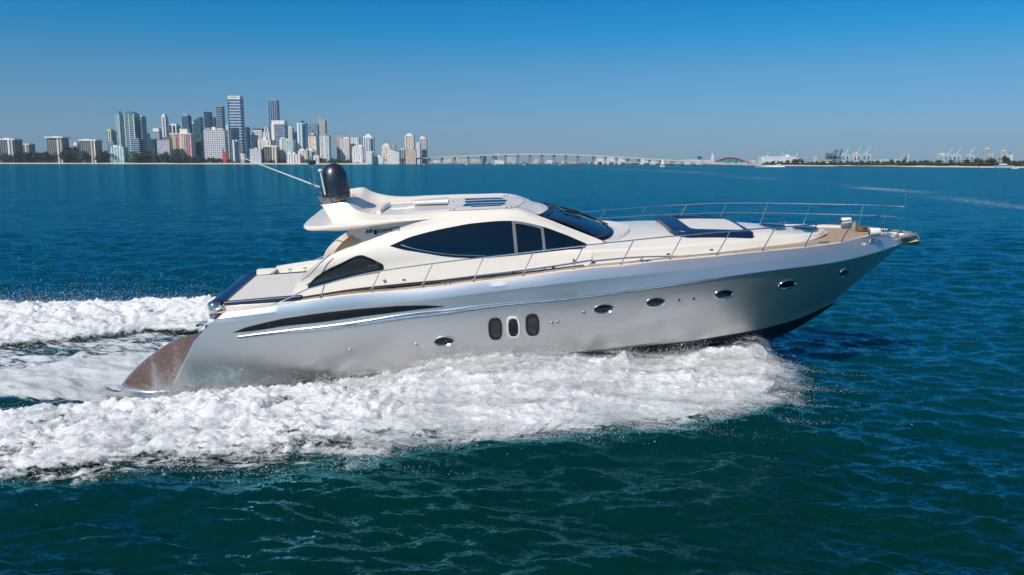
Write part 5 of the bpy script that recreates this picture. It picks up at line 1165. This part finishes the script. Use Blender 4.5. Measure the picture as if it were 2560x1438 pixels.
B('long tan roofed beach hotel among the right hand trees', 2052, 2078, 402, 1800, 24, 'bands', CRM, (.3, .36, .4), 4, 9, .4, [('cap', 2, TAN, -1)])
B('dark grey block right behind the dark cranes', 2063, 2083, 383, 2800, 26, 'bands', (.25, .3, .33), DRK, 7)
B('white block between the teal cranes', 2129, 2143, 381, 2800, 26, 'vert', WHT, GRY, 6, 8, .4)
for k, (a, b, v, lb) in enumerate([(2182, 2202, 399, 'long low white flats, first right of the teal crane trio'), (2203, 2221, 398, 'long low white flats with a raised middle, second right of the teal crane trio'), (2222, 2236, 400, 'short low pale flats, third right of the teal crane trio'), (2237, 2252, 398, 'low white flats just left of the two tone block'), (2272, 2290, 402, 'low cream flats just right of the two tone block'), (2310, 2338, 404, 'very low cream flats halfway along the right shore')]):
    B(lb, a, b, v, 2300, 20, 'vert', WHT if k % 2 == 0 else (.7, .72, .7), (.4, .46, .48), 5, 5, .45, group='low flats along the right shore')
B('two tone white and grey block standing alone over the right shore trees', 2254, 2271, 386, 2600, 24, 'vert', WHT, (.2, .26, .32), 6, 12, .6)
B('white flared block left of the second crane trio', 2342, 2362, 386, 2600, 26, 'vert', (.68, .72, .68), (.3, .4, .4), 6, 7, .5, [('cap', 4, WHT, 3)])
B('small yellow hut under the second crane trio', 2351, 2358, 403, 1900, 12, 'bands', (.70, .60, .16), TAN, 3)
B('tallest pale tower of the right shore', 2458, 2472, 372, 2600, 26, 'vert', (.66, .66, .66), (.26, .30, .36), 6, 6, .5, [('cap', 3, WHT, 3)])
B('shorter twin of the tallest right shore tower', 2471, 2481, 378, 2620, 22, 'vert', (.68, .68, .66), (.36, .38, .42), 6, 6, .5)
B('white ribbed tower near the right edge', 2498, 2514, 378, 2600, 26, 'vert', WHT, (.24, .28, .36), 6, 6, .5, [('cap', 4, WHT, 5)])
B('low white block joined to the ribbed tower near the right edge', 2514, 2532, 387, 2620, 22, 'bands', WHT, GRY, 5, 9, .4)
# red arched glass terminal
D = 3650; x0, x1 = XX(1786, D), XX(1872, D); tr_ = empty('cruise_terminal', (x0, D, .6)); tag(tr_, 'long glass cruise terminal under a low red arch', 'terminal')
w = x1 - x0; hh = WZ(1830, 394.5, D); P = [(w * k / 20, 6 + (hh - 6) * math.sin(math.pi * (k / 20) ** .85)) for k in range(21)]
MB().add([(x, 0, z) for x, z in P] + [(x, 60, z) for x, z in P] + [(0, 0, 0), (w, 0, 0)], [tuple(range(21)) + (43, 42), tuple(range(21, 42))[::-1]] + [(k, k + 1, 22 + k, 21 + k) for k in range(20)]).build('glass_wall', facade('vert', (.1, .35, .38), (.03, .20, .26), 9., 12., .7), tr_, smooth=1)
MB().tube([(x, -2, z + 1) for x, z in P], 2.3, 6).build('arch', plain((.58, .12, .10)), tr_)
# ---- ships
def hull_box(mb, x0, x1, y0, y1, z0, z1, rake):
    mb.add([(x0, y0, z0), (x1 - rake, y0, z0), (x1 - rake, y1, z0), (x0, y1, z0), (x0, y0, z1), (x1, (y0 + y1) / 2 - 1, z1), (x1, (y0 + y1) / 2 + 1, z1), (x0, y1, z1), (x1 - rake * 1.6, y0, z1), (x1 - rake * 1.6, y1, z1)],
           [(0, 1, 8, 4), (1, 5, 8), (1, 2, 6, 5), (2, 3, 7, 9), (2, 9, 6), (3, 0, 4, 7), (4, 8, 9, 7), (8, 5, 6, 9), (0, 3, 2, 1)])
def ship(label, u0, u1, vt, D, hullc, fun=None, vf=None):
    x0, x1 = XX(u0, D), XX(u1, D); L = x1 - x0; H = WZ((u0 + u1) / 2, vt, D); s = empty('cruise_ship', (x0, D, 0)); tag(s, label, 'ship')
    h = MB(); hull_box(h, 0, L, 0, 32, 0, H * .42, L * .05); h.build('hull', plain(hullc, .4), s, smooth=1)
    for k, (a, b, c, d) in enumerate(((.03, .90, .42, .62), (.05, .84, .62, .82), (.10, .76, .82, 1.0))):
        MB().box(L * a, L * b, 2 + k, 30 - k, H * c + .01, H * d).build('deck_tier', facade('bands', (.82, .82, .82), (.25, .32, .4), 4., 9., .35), s, smooth=1)
    if fun:
        f0, f1, fc = fun; z = WZ((f0 + f1) / 2, vf, D); a, b = XX(f0, D) - x0, XX(f1, D) - x0
        MB().add([(a, 10, H), (b, 10, H), (b, 22, H), (a, 22, H), (a - 3, 12, z), (b - 2, 12, z), (b - 2, 20, z), (a - 3, 20, z)], [(0, 1, 5, 4), (1, 2, 6, 5), (2, 3, 7, 6), (3, 0, 4, 7), (4, 5, 6, 7)]).build('funnel', plain(fc, .4), s, smooth=1)
    return s
ship('long white cruise ship with a red funnel behind the falling end of the bridge', 1488, 1572, 394, 3450, WHT, (1503, 1510, (.55, .05, .05)), 389)
ship('white cruise ship with a blue funnel beyond the sailing boat', 1700, 1772, 399, 3500, WHT, (1747, 1756, (.02, .08, .28)), 391)
ship('biggest white cruise ship, stretching behind the right shore trees', 1912, 2010, 391, 2700, (.76, .77, .78), (1966, 1976, WHT), 387)
ship('small cream passenger ship under the rising bridge spans', 1228, 1264, 400, 3500, CRM, (1238, 1243, NAV), 391)
ship('faint white ship behind the low end of the bridge', 1600, 1650, 402, 3560, WHT, (1606, 1610, WHT), 397)
# ---- cranes
def crane(label, u0, v1, D, legc, boomc, lean=8, group=None):
    x = XX(u0, D); H = WZ(u0, v1, D); c = empty('gantry_crane', (x, D, .6)); tag(c, label, 'crane', group)
    p = H * .42; g = 6.5
    for sx in (-g, g):
        for sy in (0, 16): MB().box(sx - .9, sx + .9, sy - .9, sy + .9, 0, p).build('leg', plain(legc), c, smooth=1)
    MB().box(-g - 9, g + 5, 3, 13, p, p + 4).build('girder', plain(legc), c, smooth=1)
    MB().tube([(g - 2, 8, p + 3), (g - 2 + lean * 1.6, 8, H)], 2.1, 6).build('boom', plain(boomc), c)
    MB().tube([(-g, 8, p + 4), (4, 8, p + 24), (g + lean * .7, 8, p + 26)], 1.1, 5).build('stay', plain(legc), c)
    MB().box(-g - 7, -g + 2, 2, 14, p + 4, p + 9).build('machine_house', plain(legc), c, smooth=1)
gc, tl = 'container cranes with raised booms', (.16, .42, .42)
crane('dark crane with raised boom, left one of the pair on the right shore', 2083, 374, 2700, DRK, (.03, .05, .10), 6, gc)
crane('dark crane with raised boom, right one of the pair on the right shore', 2096, 374, 2700, DRK, (.03, .05, .10), 6, gc)
crane('white legged crane with teal boom nearest the dark crane pair', 2118, 360, 2750, (.60, .64, .66), tl, 8, gc)
crane('white legged crane with teal boom, middle one of the left trio', 2147, 360, 2760, (.60, .64, .66), tl, 8, gc)
crane('white legged crane with teal boom, right one of the left trio', 2171, 358, 2740, (.60, .64, .66), tl, 8, gc)
crane('white legged crane with teal boom, left one of the right trio', 2376, 362, 2740, (.60, .64, .66), tl, 8, gc)
crane('white legged crane with teal boom, middle one of the right trio', 2397, 362, 2740, (.60, .64, .66), tl, 8, gc)
crane('white legged crane with teal boom, right one of the right trio', 2430, 363, 2740, (.60, .64, .66), tl, 8, gc)
crane('faint teal crane over the left part of the biggest ship', 1921, 374, 3300, (.66, .74, .72), tl, 1, gc)
crane('faint teal crane over the middle of the biggest ship', 1957, 376, 3300, (.66, .74, .72), tl, 1, gc)
crane('faint teal crane over the right part of the biggest ship', 1993, 380, 3300, (.66, .74, .72), tl, 1, gc)
crane('short blue crane by the white tower at the right edge', 2524, 379, 2700, (.12, .3, .45), (.05, .22, .35), 0, gc)
# ---- the bridge
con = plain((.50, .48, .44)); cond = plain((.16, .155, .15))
deck_px = [(880, 401.5), (940, 399.5), (1000, 397), (1065, 394), (1105, 391.5), (1170, 388.5), (1233, 386), (1295, 384.5), (1355, 384.3), (1415, 385.2), (1484, 388), (1542, 391), (1597, 394.5), (1652, 398), (1707, 401.5), (1760, 404.3), (1830, 408), (1905, 411.5)]
def DB(u): return float(np.interp(u, [880, 1100, 1500, 1905], [2440, 2500, 2350, 1850]))
def deck_part(mb, px, wd, th):
    G = []
    for u, v in px:
        D_ = DB(u); x = XX(u, D_); z = WZ(u, v, D_); G.append([(x, D_, z), (x, D_ + wd, z), (x, D_ + wd, z - th), (x, D_, z - th), (x, D_, z)])
    return mb.grid(np.array(G))
bridge = empty('causeway_bridge', (0, 0, 0)); tag(bridge, 'long pale concrete causeway bridge rising in a shallow arc over the bay', 'bridge')
dp = [(u, float(np.interp(u, [p[0] for p in deck_px], [p[1] for p in deck_px]))) for u in np.linspace(880, 1905, 60)]
deck_part(MB(), dp, 16, 3.6).build('deck', con, bridge, smooth=20)
pier_u = [903, 936, 972, 1006, 1040, 1072, 1105, 1138, 1170, 1202, 1233, 1264, 1295, 1325, 1355, 1385, 1415, 1445, 1484, 1514, 1542, 1570, 1597, 1625, 1652, 1680, 1707, 1733, 1760, 1786, 1812, 1838, 1862]
for k, u in enumerate(pier_u):
    D_ = DB(u); x = XX(u, D_) ; z = WZ(u, float(np.interp(u, [p[0] for p in dp], [p[1] for p in dp])), D_) - 3.6
    mb = MB().box(x - 4.2, x + 4.2, D_ + 2, D_ + 14, z - 2.4, z)
    tall = 9 < k < 23
    if tall:
        for s_ in (-3.0, 0, 3.0): mb.box(x + s_ - .75, x + s_ + .75, D_ + 6, D_ + 9, 3, z - 2.3)
        mb.box(x - 4.5, x + 4.5, D_ + 4, D_ + 12, -1, 5)
    else: mb.box(x - 2.6, x + 2.6, D_ + 5, D_ + 10, -1, z - 2.3)
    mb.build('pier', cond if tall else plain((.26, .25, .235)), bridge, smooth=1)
old = empty('old_low_bridge', (0, 0, 0)); tag(old, 'low flat old bridge on short dark piers beneath the falling end of the causeway', 'bridge')
ob = [(u, float(np.interp(u, [1484, 1905], [403.3, 411.8]))) for u in np.linspace(1484, 1905, 20)]
G = []
for u, v in ob: D_ = DB(u) - 60; x = XX(u, D_); z = WZ(u, v, D_); G.append([(x, D_, z), (x, D_ + 10, z), (x, D_ + 10, z - 1.8), (x, D_, z - 1.8), (x, D_, z)])
MB().grid(np.array(G)).build('deck', con, old, smooth=20)
for u in np.linspace(1500, 1880, 14):
    D_ = DB(u) - 60; x = XX(u, D_); z = WZ(u, float(np.interp(u, [1484, 1905], [403.3, 411.8])), D_)
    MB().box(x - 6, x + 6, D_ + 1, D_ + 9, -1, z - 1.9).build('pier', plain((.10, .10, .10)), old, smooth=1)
for k, (u, c, lb) in enumerate([(1244, (.7, .7, .7), 'tiny white van crossing the bridge'), (1222, (.1, .1, .12), 'tiny dark car near the crest of the bridge'), (1297, (.5, .1, .1), 'tiny red car past the crest of the bridge')]):
    D_ = DB(u) + 1.5; x = XX(u, D_); z = WZ(u, float(np.interp(u, [p[0] for p in dp], [p[1] for p in dp])), D_) + .02
    v_ = empty('van' if k == 0 else 'car', (x, D_, z)); tag(v_, lb, 'van' if k == 0 else 'car')
    L_ = 6 if k == 0 else 4.4; MB().box(-L_ / 2, L_ / 2, 0, 1.9, .35, 1.1 if k else 2.6).build('body', plain(c, .4), v_, smooth=1, bevel=.1)
    if k: MB().box(-L_ * .28, L_ * .24, .1, 1.8, 1.09, 1.6).build('cabin', plain((.05, .06, .07), .2), v_, smooth=1, bevel=.1)
    for sx in (-L_ * .32, L_ * .32): MB().lathe([(.0, -.1), (.36, -.1), (.36, .1), (0, .1)], (sx, .1, .36), 10, axis='y').build('wheel', M['blackm'], v_)
# ---- boats
def sailboat():
    D_ = 1150; x = XX(1656, D_); H = WZ(1655, 395, D_); s = empty('sailing_boat', (x, D_, -.2)); tag(s, 'small white sailing boat under full sail before the bridge', 'boat')
    h = MB(); hull_box(h, -3.4, 4.0, -1.1, 1.1, 0, 1.3, 1.6); h.build('hull', plain((.8, .8, .8), .3), s, smooth=1)
    MB().tube([(.3, 0, 1.2), (.2, 0, H)], .08, 6).build('mast', plain((.6, .6, .6), .3), s)
    MB().add([(.1, 0, H * .98), (.1, 0, 1.9), (-3.2, .3, 2.1), (-1.2, .25, H * .5)], [(0, 1, 2, 3)]).build('mainsail', plain((.85, .85, .83)), s, solid=.03)
    MB().add([(.4, 0, H * .86), (.7, .2, 2.2), (3.6, 0, 1.6)], [(0, 1, 2)]).build('jib', plain((.85, .85, .83)), s, solid=.03)
sailboat()
def motorboat(label, u, v, L, D_, tower=0, cabin=True, nm='motorboat', col=(.8, .8, .8), H=None):
    x = XX(u, D_); s = empty(nm, (x, D_, 0)); tag(s, label, 'boat')
    h = MB(); hull_box(h, -L / 2, L / 2, -L * .14, L * .14, .0, L * .13, L * .18); h.build('hull', plain(col, .3), s, smooth=1)
    if cabin: MB().add([(-L * .3, -L * .1, L * .13), (L * .18, -L * .1, L * .13), (L * .18, L * .1, L * .13), (-L * .3, L * .1, L * .13), (-L * .25, -L * .08, L * .24), (L * .04, -L * .08, L * .24), (L * .04, L * .08, L * .24), (-L * .25, L * .08, L * .24)], [(0, 1, 5, 4), (1, 2, 6, 5), (2, 3, 7, 6), (3, 0, 4, 7), (4, 5, 6, 7)]).build('cabin', facade('bands', (.8, .8, .8), (.03, .05, .08), L * .12, 9., .45), s, smooth=1)
    if tower:
        for k in (-L * .1, L * .06): MB().tube([(k, 0, L * .2), (k * .5, 0, tower)], .1, 5).build('tower_leg', plain((.75, .75, .75)), s)
        MB().box(-L * .1, L * .06, -.8, .8, tower, tower + .2).build('tower_roof', plain((.8, .8, .8)), s, smooth=1)
    return s
motorboat('white sport fishing boat with a lookout tower speeding off the right shore', 1950, 417, 16, 1180, 8)
me_ = MB(); D_ = 1178; xa, xb = XX(1888, D_), XX(1966, D_)
G = []
for t in np.linspace(0, 1, 24):
    x = xa + (xb - xa) * t; hw = 2.2 * math.sin(math.pi * min(1, t * 1.05)) ** .5 + .2; zz = .25 + 1.3 * max(0, math.sin(math.pi * (t - .1) / .9)) * (.5 + .5 * t) * (1 + .4 * math.sin(t * 57))
    G.append([(x, D_ - hw, -.1), (x, D_ - hw * .4, zz), (x, D_ + hw * .4, zz * .9), (x, D_ + hw, -.1)])
o = me_.grid(np.array(G)).build('boat_wake', plain((.8, .82, .84), .8), None, smooth=60); tag(o, 'white wake behind the sport fishing boat', 'foam', kind='stuff')
motorboat('sleek grey motor yacht moored off the right beach', 2513, 417, 22, 1010, 0, col=(.45, .48, .55))
motorboat('little white runabout at the right edge of the water', 2540, 421, 7, 860, 0)
motorboat('dark red work boat under the right side of the bridge', 1440, 410, 26, 2200, 8, col=(.28, .06, .05), nm='work_boat')
for k, (u, lb) in enumerate([(1166, 'tiny white boat lying under the rising spans of the bridge'), (1236, 'tiny white boat beside the cream passenger ship'), (1310, 'tiny white boat under the top of the bridge'), (1400, 'tiny white boat left of the dark red work boat'), (2335, 'tiny white boat off the middle of the right beach'), (2428, 'tiny white boat off the beach below the second crane trio'), (1060, 'tiny white boat near the first bridge piers')]):
    Dk = 2300 if u < 2000 else (1200 if u < 2400 else 1120); motorboat(lb, u, 411, 9 if u < 2000 else 6, Dk)
# ---- trees
M['leaf'] = mat('dark_leaves', (.045, .062, .025), .8, var=.5, scale=.15); M['leaf2'] = mat('mid_green_leaves', (.07, .085, .035), .8, var=.45, scale=.2); M['bark'] = mat('grey_bark', (.12, .09, .07), .9)
tr = np.random.default_rng(5)
def leafy_mesh(name, n, rx, ry, rz, zc_, leaf, seed, mt, lobes=6):
    g = np.random.default_rng(seed); C = g.normal(size=(lobes, 3)) * [rx * .45, ry * .45, rz * .35] + [0, 0, zc_]; R = g.uniform(.35, .62, lobes)
    idx = g.integers(0, lobes, n); d = g.normal(size=(n, 3)); d /= np.linalg.norm(d, axis=1)[:, None]; P = C[idx] + d * (R[idx] * g.uniform(.6, 1.05, n))[:, None] * [rx, ry, rz]
    a = g.normal(size=(n, 3)) * leaf; b = g.normal(size=(n, 3)) * leaf; co = np.stack([P, P + a, P + b], 1).reshape(-1, 3)
    me = bpy.data.meshes.new(name); me.from_pydata(co.tolist(), [], [(3 * i, 3 * i + 1, 3 * i + 2) for i in range(n)]); me.materials.append(mt); return me
crowns = [leafy_mesh('crown', 420, 7, 6, 6, 9 + k, 1.5, 30 + k, M['leaf'] if k % 2 else M['leaf2'], 5 + k) for k in range(4)]
tk_me = bpy.data.meshes.new('trunk'); mb = MB().tube([(0, 0, 0), (.2, .1, 5), (.1, 0, 10)], [.5, .35, .15], 6); tk_me.from_pydata(mb.v, [], mb.f); tk_me.materials.append(M['bark'])
palm_me = bpy.data.meshes.new('fronds'); mb = MB()
for k in range(14):
    a = k * 2 * math.pi / 14; el = .5 if k % 2 else .1; L_ = 4.2
    c0_, c1_, c2_ = (0, 0, 12), (math.cos(a) * L_ * .55, math.sin(a) * L_ * .55, 12 + el * 2.2 + .8), (math.cos(a) * L_, math.sin(a) * L_, 11 + el * 2)
    wv = Vector((-math.sin(a), math.cos(a), 0)) * .55
    mb.add([c0_, tuple(Vector(c1_) + wv), c2_, tuple(Vector(c1_) - wv)], [(0, 1, 2, 3)])
palm_me.from_pydata(mb.v, [], mb.f); palm_me.materials.append(M['leaf2'])
pt_me = bpy.data.meshes.new('palm_trunk'); mb = MB().tube([(0, 0, 0), (.3, 0, 6), (0, 0, 12)], [.32, .24, .2], 6); pt_me.from_pydata(mb.v, [], mb.f); pt_me.materials.append(M['bark'])
def tree(u, D_, h, kind, label, group, seed):
    x = XX(u, D_); s = h / (15 if kind != 'palm' else 13)
    r = empty('palm_tree' if kind == 'palm' else 'tree', (x, D_, .6)); r.scale = (s, s, s); r.rotation_euler = (0, 0, seed * 1.7); tag(r, label, 'palm tree' if kind == 'palm' else 'tree', group)
    for nm, me in ((('trunk', pt_me), ('crown', palm_me)) if kind == 'palm' else (('trunk', tk_me), ('crown', crowns[seed % 4]))):
        o = bpy.data.objects.new(nm, me); COL.objects.link(o); o.parent = r
def vtree(u): return float(np.interp(u, [0, 60, 100, 160, 180, 260, 300, 360, 400, 430, 460, 520, 560, 600, 700, 830, 900], [382, 386, 384, 382, 378, 380, 384, 384, 383, 388, 392, 395, 399, 401, 400, 399, 402]))
k = 0
for u in np.arange(-60, 900, 5.2):
    D_ = 2455 + tr.uniform(-25, 35); uu = u + tr.uniform(-2.5, 2.5)
    if 250 < uu < 380 and tr.random() < .5 or (uu > 560 and tr.random() < .35): kind = 'palm'
    else: kind = 'leafy'
    h = max(6, (WZ(uu, vtree(uu), D_)) * tr.uniform(.72, 1.08))
    tree(uu, D_, h, kind, 'palm on the beach below the skyline' if kind == 'palm' else 'dark bushy tree in the belt along the left shore', 'palms along the left shore' if kind == 'palm' else 'trees of the left shore belt', k); k += 1
for u in np.arange(1920, 2640, 9):
    uu = u + tr.uniform(-4, 4); D_ = float(np.interp(uu, [1900, 1960, 2050, 2300, 2560, 2640], [1800, 1690, 1590, 1290, 1080, 1030])) + tr.uniform(0, 20)
    kind = 'palm' if tr.random() < .35 and uu > 2300 else 'leafy'
    vt = float(np.interp(uu, [1900, 1980, 1990, 2010, 2060, 2150, 2300, 2480, 2515, 2530, 2560], [405, 404, 396, 406, 406, 405, 404, 402, 398, 405, 405]))
    tree(uu, D_, max(4, WZ(uu, vt, D_) * tr.uniform(.8, 1.1)), kind, 'palm on the right hand beach' if kind == 'palm' else 'dark bushy tree in the belt along the right shore', 'palms along the right shore' if kind == 'palm' else 'trees of the right shore belt', k); k += 1
def thicket(name, label, segs, seed):
    g = np.random.default_rng(seed); P = []
    for (ua, ub, Da, Db, hh, n) in segs:
        t = g.random(n); u = ua + (ub - ua) * t; D_ = Da + (Db - Da) * t + g.uniform(0, 22, n); z = .6 + hh * g.random(n) ** .8 * (.55 + .6 * fbm(u * .09, u * 0, 3, seed)); P.append(np.stack([np.array([XX(a, b) for a, b in zip(u, D_)]), D_, z], 1))
    P = np.concatenate(P); n = len(P); a, b = g.normal(size=(n, 3)) * 1.5, g.normal(size=(n, 3)) * 1.5; co = np.stack([P, P + a, P + b], 1).reshape(-1, 3)
    me = bpy.data.meshes.new(name); me.from_pydata(co.tolist(), [], [(3 * i, 3 * i + 1, 3 * i + 2) for i in range(n)]); o = link_mesh(name, me, M['leaf'], smooth=False); tag(o, label, 'undergrowth', kind='stuff')
thicket('undergrowth', 'dark undergrowth closing the gaps under the left shore trees', [(-60, 480, 2440, 2440, 13, 9000), (480, 900, 2435, 2435, 6.5, 4500)], 3)
thicket('undergrowth', 'far dark tree line along the port behind the bridge', [(1060, 1900, 3640, 3640, 8, 4200)], 8)
sg_ = np.random.default_rng(9)
for u in np.arange(1070, 1895, 21):
    uu = u + sg_.uniform(-7, 7); D_ = 3600 + sg_.uniform(-15, 20); w_, h_ = sg_.uniform(8, 24), sg_.uniform(5, 13); c_ = [(.56, .57, .57), (.5, .48, .45), (.4, .42, .44), (.5, .44, .38)][int(sg_.integers(0, 4))]
    r = empty('port_shed', (XX(uu, D_), D_, .6)); tag(r, 'small pale shed among the low clutter on the far port quay behind the bridge', 'shed', 'sheds on the far port quay')
    MB().box(-w_ / 2, w_ / 2, 0, 14, 0, h_).build('wall', facade('bands', c_, GRY, 4., 9., .3), r, smooth=1)
    MB().add([(-w_ / 2 - .5, -.5, h_), (w_ / 2 + .5, -.5, h_), (w_ / 2 + .5, 14.5, h_), (-w_ / 2 - .5, 14.5, h_), (-w_ / 2, 7, h_ + 2), (w_ / 2, 7, h_ + 2)], [(0, 1, 5, 4), (1, 2, 5), (2, 3, 4, 5), (3, 0, 4), (0, 3, 2, 1)]).build('roof', plain(c_), r, smooth=1)
thicket('undergrowth', 'dark undergrowth closing the gaps under the right shore trees', [(1905, 2050, 1780, 1580, 6, 1500), (2050, 2300, 1580, 1275, 6, 4000), (2300, 2640, 1275, 1020, 5.5, 5000)], 4)
# ---- air: thin even haze over the bay
hz = MB().box(-16000, 16000, -3100, 9600, -3, 300).build('haze', M['white'], None, smooth=1); hz['kind'] = 'stuff'; hz['label'] = 'thin blue haze over the bay'
hm = bpy.data.materials.new('haze_air'); hm.use_nodes = True; hn = hm.node_tree.nodes; hn.clear(); ho = hn.new('ShaderNodeOutputMaterial'); hv = hn.new('ShaderNodeVolumePrincipled')
hv.inputs['Color'].default_value = (.55, .74, .92, 1); hv.inputs['Density'].default_value = .00005; hv.inputs['Anisotropy'].default_value = 0.1
hm.node_tree.links.new(hv.outputs[0], ho.inputs['Volume']); hz.data.materials.clear(); hz.data.materials.append(hm)
